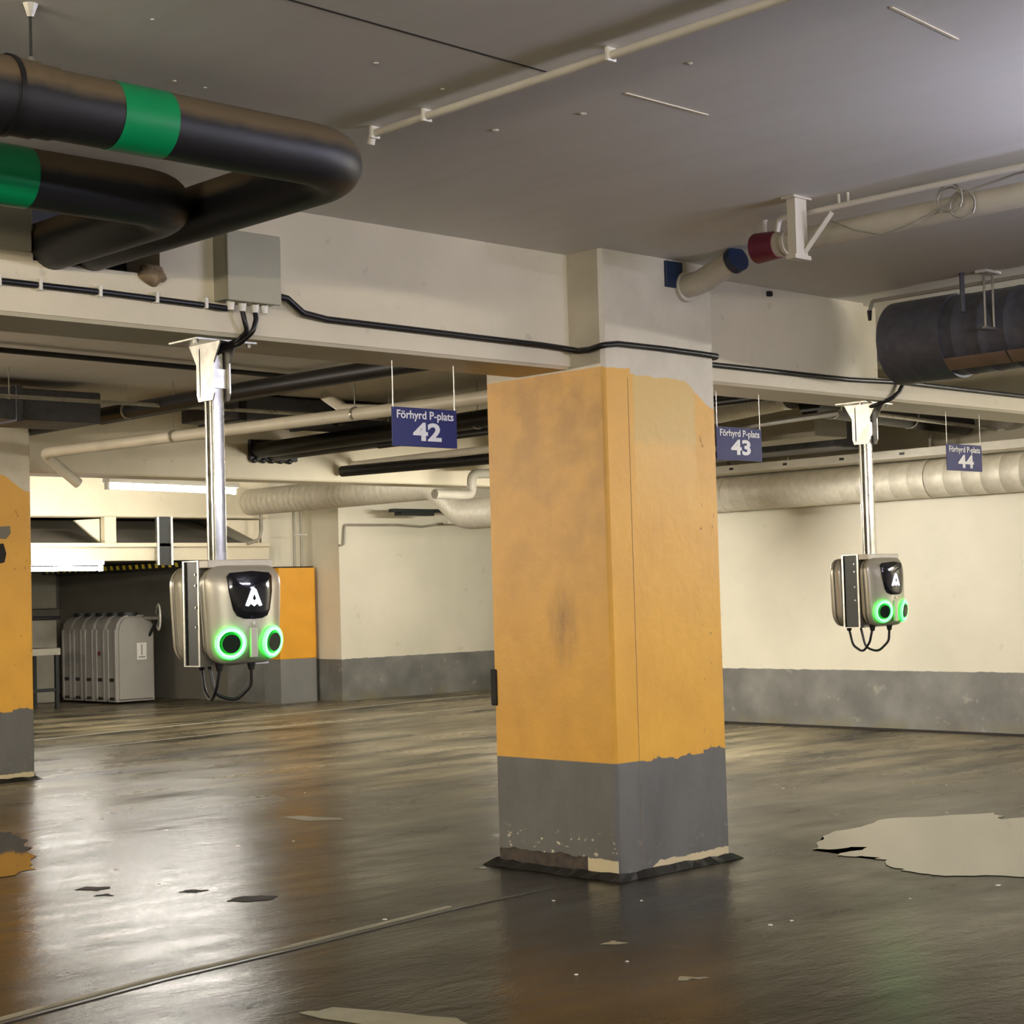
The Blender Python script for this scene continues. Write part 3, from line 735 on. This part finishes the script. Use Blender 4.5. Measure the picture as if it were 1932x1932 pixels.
cp = thing('capped_pipe', (5.80, 4.93, 2.52), 'short cream pipe stub with navy cap out of the middle pillar', 'pipe')
bm = BM(); tube(bm, [(0.02, 0.02, -0.005), (0.0, -0.11, 0.0), (-0.02, -0.31, 0.055)], 0.052, 24, 0.08, n=6); obj('pipe_stub', bm, 'pipe', cp, True)
d_ = Vector((-0.03, -0.24, 0.075)).normalized(); e_ = Vector((-0.02, -0.31, 0.055))
bm = BM(); cyl(bm, e_, e_+d_*0.035, 0.0565, 24); obj('end_cap', bm, 'navy', cp, True)
bm = BM(); cyl(bm, (0.02, 0.004, -0.005), (0.018, -0.025, -0.005), 0.066, 24); obj('wall_collar', bm, 'pipe', cp, True)
bm = BM(); box(bm, -0.11, 0.0, -0.012, 0.002, -0.015, 0.1, 0.003); obj('dark_plate', bm, 'navy', cp)

wp = thing('drain_pipe', (5.42, 4.14, 2.522), 'long cream pipe with a dark red coupling under the ceiling at right', 'pipe')
bm = BM(); tube(bm, [(0, -0.02, 0), (0, -3.6, 0.0)], 0.044, 24); obj('pipe_run', bm, 'pipe', wp, True)
bm = BM(); cyl(bm, (0, 0.07, 0), (0, -0.035, 0), 0.060, 24, 0.054); obj('coupling', bm, 'red', wp, True)
for a, b, r in ((-0.035, -0.06, 0.050), (-0.075, -0.09, 0.052), (-0.11, -0.13, 0.048)):
    bm = BM(); cyl(bm, (0, a, 0), (0, b, 0), r, 24); obj('socket_ring', bm, 'pipe', wp, True)
bm = BM(); tube(bm, [(0.0, 0.03, 0.05), (0.0, 0.03, 0.115), (0.12, 0.0, 0.14)], 0.01, 8, 0.03); obj('coupling_hook', bm, 'conduit', wp, True)

bk = thing('pipe_bracket', (5.20, 3.85, ZC), 'cream steel ceiling bracket with diagonal brace holding the pipe', 'bracket')
bm = BM(); box(bm, -0.035, 0.035, -0.02, 0.02, -0.225, 0, 0.002); obj('upright', bm, 'pipe', bk)
bm = BM(); box(bm, -0.055, 0.055, -0.03, 0.03, -0.008, 0.0, 0.001); obj('foot_plate', bm, 'pipe', bk)
bm = BM(); box(bm, -0.045, 0.05, -0.022, 0.022, -0.232, -0.216, 0.001); obj('shelf_bar', bm, 'pipe', bk)
bm = BM(); tube(bm, [(0.02, 0, -0.218), (0.03, -0.135, -0.075)], 0.012, 4); obj('diagonal_brace', bm, 'pipe', bk)

c2 = thing('ceiling_conduit', (5.285, 3.98, 2.585), 'thin cream conduit beside the drain pipe at upper right', 'conduit')
bm = BM(); tube(bm, [(-0.01, 0.02, -0.05), (-0.01, 0.01, 0), (0, -0.08, 0), (0, -4, 0)], 0.0115, 10, 0.03); obj('conduit_tube', bm, 'conduit', c2, True)
for y in (-0.26, -0.30):
    bm = BM(); cyl(bm, (0, y, 0), (0, y, 0.044), 0.005, 8); obj('conduit_hanger', bm, 'conduit', c2)
cw = []
bm = BM()
for k in range(2):
    pts = []
    for i in range(26):
        a = i/25*2*math.pi*1.6
        pts.append((5.355+0.008*k, 3.30-0.045*k+0.05*math.cos(a), 2.555-0.03*k+0.045*math.sin(a)-0.0008*i))
    tube(bm, pts, 0.0035, 6)
tube(bm, [(5.36, 3.82, 2.56), (5.345, 3.7, 2.50), (5.345, 3.58, 2.46), (5.345, 3.45, 2.48), (5.36, 3.3, 2.53)], 0.0035, 6, 0.05)
tube(bm, [(5.36, 3.3, 2.55), (5.37, 3.05, 2.585), (5.38, 2.8, 2.60)], 0.004, 6, 0.05)
tag(obj('loose_wire', bm, 'pipegrey', None, True), 'tangle of thin grey wire coiled over the drain pipe', 'wire')

# ================================================================== LARGE ROUND DUCT, RIGHT
dx, dz = 7.42, 2.385
DR = 0.195
rd = thing('ventilation_duct', (dx, 4.84, dz), 'large dark round ventilation duct below the ceiling at right', 'duct')
bm = BM(); ribbed(bm, (0, -0.28, 0), (0, -6, 0), DR, 0.14, 0.0022, 0.006, 36); obj('duct_run', bm, 'ductdark', rd, True)
bm = BM(); cyl(bm, (0, 0.05, 0), (0, -0.30, 0), DR+0.012, 40); obj('end_cap', bm, 'ductdark', rd, True)
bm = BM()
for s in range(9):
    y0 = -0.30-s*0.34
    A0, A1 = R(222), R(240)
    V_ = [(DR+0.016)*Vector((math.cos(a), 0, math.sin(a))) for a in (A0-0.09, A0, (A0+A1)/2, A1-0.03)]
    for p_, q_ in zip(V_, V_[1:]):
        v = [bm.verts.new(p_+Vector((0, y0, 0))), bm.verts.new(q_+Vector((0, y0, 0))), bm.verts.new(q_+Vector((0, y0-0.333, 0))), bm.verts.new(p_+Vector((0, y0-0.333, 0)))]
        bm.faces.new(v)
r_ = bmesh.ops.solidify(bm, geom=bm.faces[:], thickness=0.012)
tag(obj('reflection_strip', bm, 'tan', rd), 'beige strip imitating a reflection along the duct side')  # beige geometry stands in for a reflection on the duct
for x_, y, r_, z0 in ((-0.275, -0.60, 0.006, -0.02), (-0.20, -0.60, 0.006, -0.02), (-0.30, -0.50, 0.012, 0.06), (0.21, -2.4, 0.006, -0.02)):
    bm = BM(); cyl(bm, (x_, y, z0), (x_, y, ZC-dz), r_, 8); obj('hanger_rod', bm, 'galv' if r_ < 0.01 else 'ductdark', rd, True)
bm = BM(); box(bm, -0.30, -0.17, -0.63, -0.57, ZC-dz-0.012, ZC-dz); obj('hanger_plate', bm, 'conduit', rd)
bm = BM(); box(bm, -0.29, -0.18, -0.61, -0.59, -0.03, -0.018); obj('hanger_plate', bm, 'galv', rd)
c3 = thing('ceiling_conduit', (7.30, 4.96, 2.60), 'thin grey conduit with dark plug above the large dark duct', 'conduit')
bm = BM(); tube(bm, [(0, 0.02, -0.05), (0, 0, 0), (0, -5, 0)], 0.010, 8, 0.01); obj('conduit_tube', bm, 'pipegrey', c3, True)
bm = BM(); cyl(bm, (0, 0.02, -0.045), (0, 0.02, -0.095), 0.013, 8, 0.008); obj('dark_plug', bm, 'cable', c3)

# small dark sensor on beam
bm = BM(); box(bm, 6.655, 6.685, BY0-0.02, BY0, 2.585, 2.61, 0.004); tag(obj('beam_plug', bm, 'cable'), 'tiny dark plug high on the beam right of pillar', 'plug')

# ================================================================== DUCT ALONG RIGHT WALL
wd = thing('wall_duct', (11.6, 6.0, 1.982), 'long cream spiral duct along the right wall', 'duct')
bm = BM(); ribbed(bm, (0, -8, 0), (0, 6.3, 0), 0.150, 0.16, 0.0014, 0.005, 32); obj('duct_run', bm, 'duct', wd, True)
for y in (-0.6, 1.4, 3.4):
    bm = BM(); cyl(bm, (0, y-0.012, 0), (0, y+0.012, 0), 0.156, 32); box(bm, -0.012, 0.012, y-0.012, y+0.012, 0.14, ZC-1.982); obj('duct_strap', bm, 'duct', wd, True)
bm = BM(); tube(bm, [(0, 6.28, 0), (0, 6.75, 0.0), (0, 7.2, 0.325), (0, 7.7, 0.325)], 0.152, 28, 0.3, n=6); obj('duct_offset', bm, 'duct', wd, True)
bm = BM(); ribbed(bm, (0, 7.6, 0.325), (0, 10.39, 0.325), 0.150, 0.10, 0.002, 0.006, 32); obj('duct_rear', bm, 'duct', wd, True)
# cable tray above the duct
tr = thing('cable_tray', (11.25, 6.0, 2.135), 'pale steel cable tray running above the wall duct', 'cable tray')
bm = BM(); box(bm, -0.02, 0.28, -8, 5.2, -0.004, 0.0); box(bm, -0.02, -0.016, -8, 5.2, 0, 0.058); box(bm, 0.276, 0.28, -8, 5.2, 0, 0.05); obj('tray_channel', bm, 'conduit', tr)
for k in range(12):
    bm = BM(); box(bm, -0.024, -0.019, -3+k*0.55, -2.96+k*0.55, 0.018, 0.036); obj('tray_slot', bm, 'darkst', tr)
for y in (-2, 0.4, 2.6):
    bm = BM(); cyl(bm, (0.13, y, 0), (0.13, y, ZC-2.136), 0.006, 8); obj('tray_rod', bm, 'galv', tr)
bm = BM()
for k in range(4): tube(bm, [(11.30+k*0.05, -2, 2.152), (11.31+k*0.05, 11, 2.152)], 0.014, 8)
tag(obj('tray_cable', bm, 'cable', None, True), 'bundle of black cables lying in the tray above the wall duct', 'cable', None, 'stuff')

# ================================================================== PIPES BETWEEN THE FRONT AND SECOND BEAM
def simple_pipe(pts, r, mat, label, name='ceiling_pipe', cat='pipe', seg=14, rad=0.08, straps=None, top=ZC):
    t = thing(name, pts[0], label, cat)
    o = Vector(pts[0])
    bm = BM(); tube(bm, [Vector(p)-o for p in pts], r, seg, rad); obj('pipe_run', bm, mat, t, True)
    for s in (straps or []):
        q = Vector(s)-o
        bm = BM(); cyl(bm, q, (q.x, q.y, top-o.z), 0.004, 6); obj('hanger_rod', bm, 'galv', t)
        bm = BM(); d = 0.016
        ax = Vector((0, 1, 0)) if abs(pts[1][1]-pts[0][1]) > abs(pts[1][0]-pts[0][0]) else Vector((1, 0, 0))
        cyl(bm, q-ax*d/2, q+ax*d/2, r+0.004, seg); obj('pipe_clamp', bm, 'galv', t, True)
    return t
# a) thin black cable below ceiling, runs along the beams
simple_pipe([(2.0, 8.55, 2.59), (4.5, 8.70, 2.595), (5.85, 8.78, 2.595), (6.6, 8.8, 2.59)], 0.016, 'cable', 'thin black cable fixed to the ceiling behind the front beam', 'ceiling_cable', 'cable', 8, 0)
# b) thin galvanised rail
simple_pipe([(2.0, 9.55, 2.45), (9.5, 9.45, 2.45)], 0.013, 'galv', 'thin steel rail hanging across the pipes behind the front beam', 'hanging_rail', 'rail', 8, 0, [(5.0, 9.51, 2.45), (6.5, 9.49, 2.45), (7.9, 9.47, 2.45)])
# c) thick dark pipe running to the second beam
simple_pipe([(6.30, 5.6, 2.47), (6.13, 8.6, 2.47), (5.98, 11.22, 2.44)], 0.052, 'black', 'thick black pipe running from left pillar head towards the viewer', straps=[(6.2, 7.0, 2.47), (6.05, 9.9, 2.455)])
simple_pipe([(6.62, 5.6, 2.55), (6.62, 11.22, 2.55)], 0.045, 'black', 'black pipe high under the ceiling beside the thick black pipe', straps=[(6.62, 8.2, 2.55)])
# d) cream pipe with elbow down
simple_pipe([(6.53, 5.6, 2.275), (6.5, 7.4, 2.275), (6.03, 11.0, 2.262), (6.32, 11.02, 2.055)], 0.038, 'pipe', 'cream drain pipe with lower elbow right of the left pillar', straps=[(6.42, 8.0, 2.276), (6.2, 9.6, 2.27)])
simple_pipe([(6.9, 8.9, 2.50), (6.82, 8.6, 2.38), (6.52, 7.9, 2.29)], 0.036, 'pipe', 'short cream branch pipe joining the cream drain pipe', rad=0.12)
# e) group of dark pipes ending in the second beam
for i, (x, z) in enumerate(((7.98, 2.36), (8.13, 2.345), (8.28, 2.375))):
    simple_pipe([(x-0.05, 6.2, z+0.02), (x, 11.22, z)], 0.062, 'black', ('left', 'middle', 'right')[i]+' of three black insulated pipes entering the second beam', straps=[(x-0.02, 8.6, z+0.01)])
bm = BM(); box(bm, 7.91, 8.37, 11.17, 11.21, 2.285, 2.45, 0.008); tag(obj('pipe_seal', bm, 'black'), 'ragged black seal plate where pipes enter the second beam', 'seal')
simple_pipe([(7.75, 5.6, 2.25), (7.75, 9.4, 2.25)], 0.022, 'black', 'thin dark pipe beneath the three black insulated pipes')
# dark rectangular duct along the ceiling, left
dd = thing('rectangular_duct', (3.0, 9.9, 2.36), 'dark rectangular duct across the ceiling behind the left pillar pipes', 'duct')
bm = BM(); box(bm, -1.0, 2.85, 0, 0.5, 0.0, 0.20, 0.01); obj('duct_body', bm, 'ductdark', dd)
for k in range(4):
    bm = BM(); box(bm, -0.6+k*0.95, -0.56+k*0.95, -0.012, 0.512, -0.012, 0.212); obj('duct_flange', bm, 'ductdark', dd)
d2 = thing('rectangular_duct', (6.98, 9.9, 2.445), 'dark rectangular duct between pipes left of sign 42', 'duct')
bm = BM(); box(bm, -0.2, 1.45, 0, 0.5, 0.0, 0.17, 0.01); obj('duct_body', bm, 'ductdark', d2)
for k in range(2):
    bm = BM(); box(bm, -0.05+k*0.8, 0.0+k*0.8, -0.012, 0.512, -0.010, 0.18); obj('duct_flange', bm, 'black', d2)
bm = BM(); box(bm, 8.75, 9.25, 6.0, 9.3, 2.44, ZC-0.002, 0.01); o = obj('rectangular_duct', bm, 'ductdark'); tag(o, 'long grey duct behind hanging sign 42', 'duct')
for k_ in range(5):
    bm = BM(); bmesh.ops.create_icosphere(bm, subdivisions=2, radius=0.022, matrix=Matrix.Translation((7.95+k_*0.085, 11.18, 2.285)) @ Matrix.Scale(1.5, 4, (1, 0, 0))); obj('seal_crumb', bm, 'black', bpy.data.objects['pipe_seal'], True)
# flexible foil duct near beam
fd = thing('flexible_duct', (5.0, 6.4, 2.53), 'crumpled foil flexible duct close under the ceiling', 'duct')
P_ = []; 
for i in range(60):
    t = i/59; P_.append(Vector((-0.62+1.5*t, 0.55*math.sin(t*2.4)-0.2, -0.0-0.03*t)))
bm = BM(); tube(bm, P_, 0.07, 18, rfun=lambda i: 0.07+(0.006 if i % 2 else -0.003)); obj('duct_hose', bm, 'ductdark', fd, True)
# pipe with flange next to the pillar
simple_pipe([(8.6, 5.6, 2.42), (8.62, 11.22, 2.42)], 0.07, 'pipegrey', 'grey pipe right behind hanging sign 42', straps=[(8.6, 7.7, 2.42)])
simple_pipe([(8.95, 7.5, 2.28), (8.95, 11.22, 2.28)], 0.03, 'conduit', 'cream pipe just left of the middle pillar top')
simple_pipe([(9.3, 8.0, 2.22), (8.8, 11.15, 2.22)], 0.045, 'black', 'short black pipe with couplings left of the middle pillar')
# bent cream pipe hanging below the second beam beside the pillar
simple_pipe([(9.40, 10.7, 2.02), (9.86, 10.75, 2.02), (9.86, 10.75, 2.20), (10.3, 10.75, 2.22)], 0.04, 'pipegrey', 'bent grey pipe below second beam beside the middle pillar', rad=0.07)

# ---- right of the middle pillar, behind the front beam
fx = thing('flexible_duct', (9.55, 7.2, 2.47), 'bright ribbed foil duct above sign 43', 'duct')
bm = BM(); P_ = [Vector((0.55*i/70, 1.5*i/70, 0)) for i in range(71)]; tube(bm, P_, 0.075, 20, rfun=lambda i: 0.075+(0.007 if i % 2 else -0.004)); obj('duct_hose', bm, 'duct2', fx, True)
bm = BM(); cyl(bm, (-0.02, -0.05, 0), (0.0, 0.0, 0), 0.085, 20); obj('duct_collar', bm, 'galv', fx, True)
simple_pipe([(9.45, 6.95, 2.40), (10.4, 7.08, 2.40), (11.85, 7.25, 2.40)], 0.085, 'black', 'thick black pipe under the ceiling between signs 43 and 44', straps=[(9.75, 6.99, 2.40), (10.9, 7.13, 2.40)])
simple_pipe([(9.6, 6.7, 2.33), (11.8, 6.95, 2.33)], 0.014, 'galv', 'thin steel pipe below the thick black pipe at right', seg=8)
simple_pipe([(9.3, 6.6, 2.30), (9.5, 7.6, 2.30), (10.1, 9.6, 2.30)], 0.02, 'pipegrey', 'thin grey pipe above sign 43', seg=8)
bm = BM(); box(bm, 10.25, 10.65, 7.5, 10.9, 2.26, ZC-0.002, 0.01); tag(obj('boxed_duct', bm, 'pipegrey'), 'grey boxed duct between sign 43 and the right pole', 'duct')
bm = BM(); box(bm, 10.75, 11.15, 7.7, 10.9, 2.22, ZC-0.002, 0.01); tag(obj('boxed_duct', bm, 'ductdark'), 'dark boxed duct behind the right pole', 'duct')

# ================================================================== AROUND THE BACK WALL
vp = thing('riser_pipes', (12.14, 16.22, 1.565), 'two thin cream riser pipes standing on yellow casing', 'pipe')
for x_ in (-0.05, 0.05):
    bm = BM(); cyl(bm, (x_, 0.02, 0), (x_, 0.02, 0.75), 0.016, 10); obj('riser', bm, 'pipegrey', vp, True)
bm = BM(); box(bm, -0.06, 0.12, 0.0, 0.01, 0.36, 0.375); obj('riser_clip', bm, 'galv', vp)
bm = BM(); tube(bm, [(12.42, 15.83, 1.79), (12.50, 15.84, 1.80), (12.52, 15.84, 2.03), (13.3, 15.84, 2.035), (13.7, 15.84, 2.015), (14.1, 15.84, 2.06)], 0.014, 8, 0.04); tag(obj('wall_conduit', bm, 'pipegrey', None, True), 'thin bent grey conduit on the back wall', 'conduit')
bm = BM(); box(bm, 13.9, 16.2, 15.6, 15.68, 2.04, 2.075, 0.004); tag(obj('wall_rail', bm, 'conduit'), 'pale rail high on the back wall beside the pillar', 'rail')
bm = BM(); box(bm, 12.9, 15.0, 15.4, 15.5, 2.16, 2.20, 0.004); box(bm, 13.0, 13.5, 15.38, 15.52, 2.12, 2.16, 0.004); tag(obj('wall_rail', bm, 'darkst'), 'dark cable rail above the back wall conduit', 'rail')

# vertical cable ladder behind left station
cl = thing('cable_ladder', (10.42, 16.34, 1.6), 'narrow dark cable ladder behind the left charging station', 'ladder')
bm = BM(); box(bm, -0.10, -0.075, 0, 0.04, 0, 0.53); box(bm, 0.075, 0.10, 0, 0.04, 0, 0.53); obj('ladder_rails', bm, 'galv', cl)
bm = BM(); box(bm, -0.075, 0.075, 0.02, 0.04, 0, 0.53); obj('ladder_back', bm, 'darkst', cl)

# ================================================================== TANK ALCOVE
def tank(y0, w, label, big=False):
    t = thing('storage_tank', (10.85, y0, 0), label, 'tank', 'grey plastic tanks in a row in the alcove')
    D, H = 0.52, 1.05
    bm = BM()
    pr = [(0.0, 0.03), (0.0, H-0.2), (0.02, H-0.1), (0.07, H-0.03), (0.14, H), (D-0.12, H), (D-0.05, H-0.04), (D, H-0.12), (D, 0.03)]
    prism(bm, pr, fXZ, 0.0, w)
    es = [e for e in bm.edges if abs(e.verts[0].co.y-e.verts[1].co.y) < 1e-5]
    bmesh.ops.bevel(bm, geom=es, offset=0.03, segments=3, affect='EDGES')
    obj('tank_shell', bm, 'tank', t, True)
    bm = BM(); box(bm, -0.012, 0.01, w*0.08, w*0.26, 0.06, H-0.16, 0.008); box(bm, -0.012, 0.01, w*0.74, w*0.92, 0.06, H-0.16, 0.008); obj('shell_rib', bm, 'tank', t, True)
    bm = BM(); box(bm, -0.006, 0.02, w*0.3, w*0.7, 0.27, 0.31, 0.003); box(bm, -0.006, 0.02, w*0.3, w*0.7, 0.05, 0.085, 0.003); obj('recess', bm, 'tankd', t)
    bm = BM(); cyl(bm, (D*0.45, w/2, H-0.01), (D*0.45, w/2, H+0.035), min(w*0.45, 0.14), 20); obj('lid', bm, 'tankd', t, True)
    return t
tanks = []
ordn = ['front grey tank with white label, nearest of the row', 'second grey tank from the front of the row', 'third grey tank from the front of the row', 'fourth grey tank from the front of the row', 'rearmost grey tank of the row in alcove']
for i in range(5):
    tk = tank(18.10+i*0.262, 0.25, ordn[i]); tanks.append(tk)
    if i == 0:
        bm = BM(); box(bm, 0.27, 0.40, -0.004, 0.004, 0.52, 0.72); tag(obj('paper_label', bm, 'label', tk), 'white paper label')
        bm = BM(); box(bm, 0.29, 0.38, -0.0055, -0.0035, 0.54, 0.56); box(bm, 0.325, 0.345, -0.0055, -0.0035, 0.57, 0.70); obj('label_print', bm, 'tank', tk)
    if i == 1:
        bm = BM(); box(bm, -0.014, -0.010, 0.10, 0.15, 0.58, 0.63); tag(obj('red_mark', bm, 'red', tk), 'small red mark')
hw = bpy.data.objects.new('valve_wheel', None); COL.objects.link(hw); hw.parent = tanks[0]; hw.location = (0.45, -0.2, 1.02); hw['label'] = 'pale round valve wheel'
bm = BM()
vs_ = []
for a in range(24):
    A_ = 2*math.pi*a/24
    vs_.append([bm.verts.new(((0.012*math.sin(t)), (0.15+0.014*math.cos(t))*math.cos(A_), (0.15+0.014*math.cos(t))*math.sin(A_))) for t in (2*math.pi*b/8 for b in range(8))])
for a in range(24):
    for b in range(8): bm.faces.new((vs_[a][b], vs_[(a+1) % 24][b], vs_[(a+1) % 24][(b+1) % 8], vs_[a][(b+1) % 8]))
o = obj('wheel_rim', bm, 'plastic', hw, True); o.rotation_euler = (0, 0, R(-24))
bm = BM(); cyl(bm, (-0.01, 0, 0), (0.01, 0, 0), 0.12, 20); o = obj('wheel_disc', bm, 'galv', hw, True); o.rotation_euler = (0, 0, R(-24))
bm = BM(); cyl(bm, (0, 0, 0), (-0.06, 0.21, 0.0), 0.03, 12); obj('wheel_hub', bm, 'galv', hw, True)
bm = BM(); cyl(bm, (0, 0.03, -0.02), (0.0, 0.21, -0.22), 0.018, 8); obj('wheel_stem', bm, 'darkst', hw)
# workbench left of the tanks
wb = thing('workbench', (9.75, 18.2, 0), 'low grey workbench left of the tanks', 'table')
bm = BM(); box(bm, -0.7, 0.42, 0, 0.6, 0.62, 0.70, 0.005); obj('tabletop', bm, 'pipegrey', wb)
for x_ in (-0.65, 0.38):
    for y_ in (0.03, 0.55):
        bm = BM(); box(bm, x_-0.02, x_+0.02, y_-0.02, y_+0.02, 0, 0.62); obj('leg', bm, 'darkst', wb)
bm = BM(); box(bm, -0.6, 0.36, 0.02, 0.05, 0.20, 0.24); obj('stretcher', bm, 'darkst', wb)
bm = BM(); cyl(bm, (9.6, 18.35, 0.70), (9.6, 18.35, 0.73), 0.14, 16); box(bm, 9.35, 9.85, 18.3, 18.5, 0.73, 0.755, 0.004); tag(obj('tray', bm, 'tankd'), 'dark tray lying on the low workbench', 'tray')
# dark bin behind tanks
bm = BM(); box(bm, 10.3, 10.8, 19.4, 20.0, 0.0, 1.02, 0.02); o = obj('storage_bin', bm, 'pipegrey'); tag(o, 'dim grey bin with dark lid behind the tanks', 'bin')
bm = BM(); box(bm, 10.27, 10.83, 19.37, 20.03, 1.02, 1.06, 0.01); obj('lid', bm, 'tankd', o)
ec = thing('electrical_cabinet', (11.6, 21.33, 1.15), 'pale cabinet on the alcove wall above the tanks', 'cabinet')
bm = BM(); box(bm, -0.22, 0.22, -0.1, 0.06, 0, 0.5, 0.01); obj('body', bm, 'pipegrey', ec)
bm = BM(); box(bm, -0.20, 0.20, -0.115, -0.10, 0.02, 0.48, 0.006); obj('door', bm, 'box', ec)
# hazard striped edge
hz = thing('hazard_edge', (10.9, 17.0, 1.58), 'yellow and black striped edge above the tanks', 'edge strip')
bm = BM(); box(bm, -0.02, 0.3, -0.25, 2.9, 0, 0.07); obj('edge_beam', bm, 'tankd', hz)
for k in range(22):
    y_ = -0.2+k*0.14
    bm = BM(); prism(bm, [(y_, 0.01), (y_+0.055, 0.01), (y_+0.075, 0.06), (y_+0.02, 0.06)], fYZ, -0.024, -0.019); obj('yellow_stripe', bm, 'hy', hz)
bm = BM(); box(bm, 3, 11.86, 16.75, 21.4, 1.66, 1.74); struct('trim_6', bm, 'tankd', 'low dark soffit over the tank alcove')
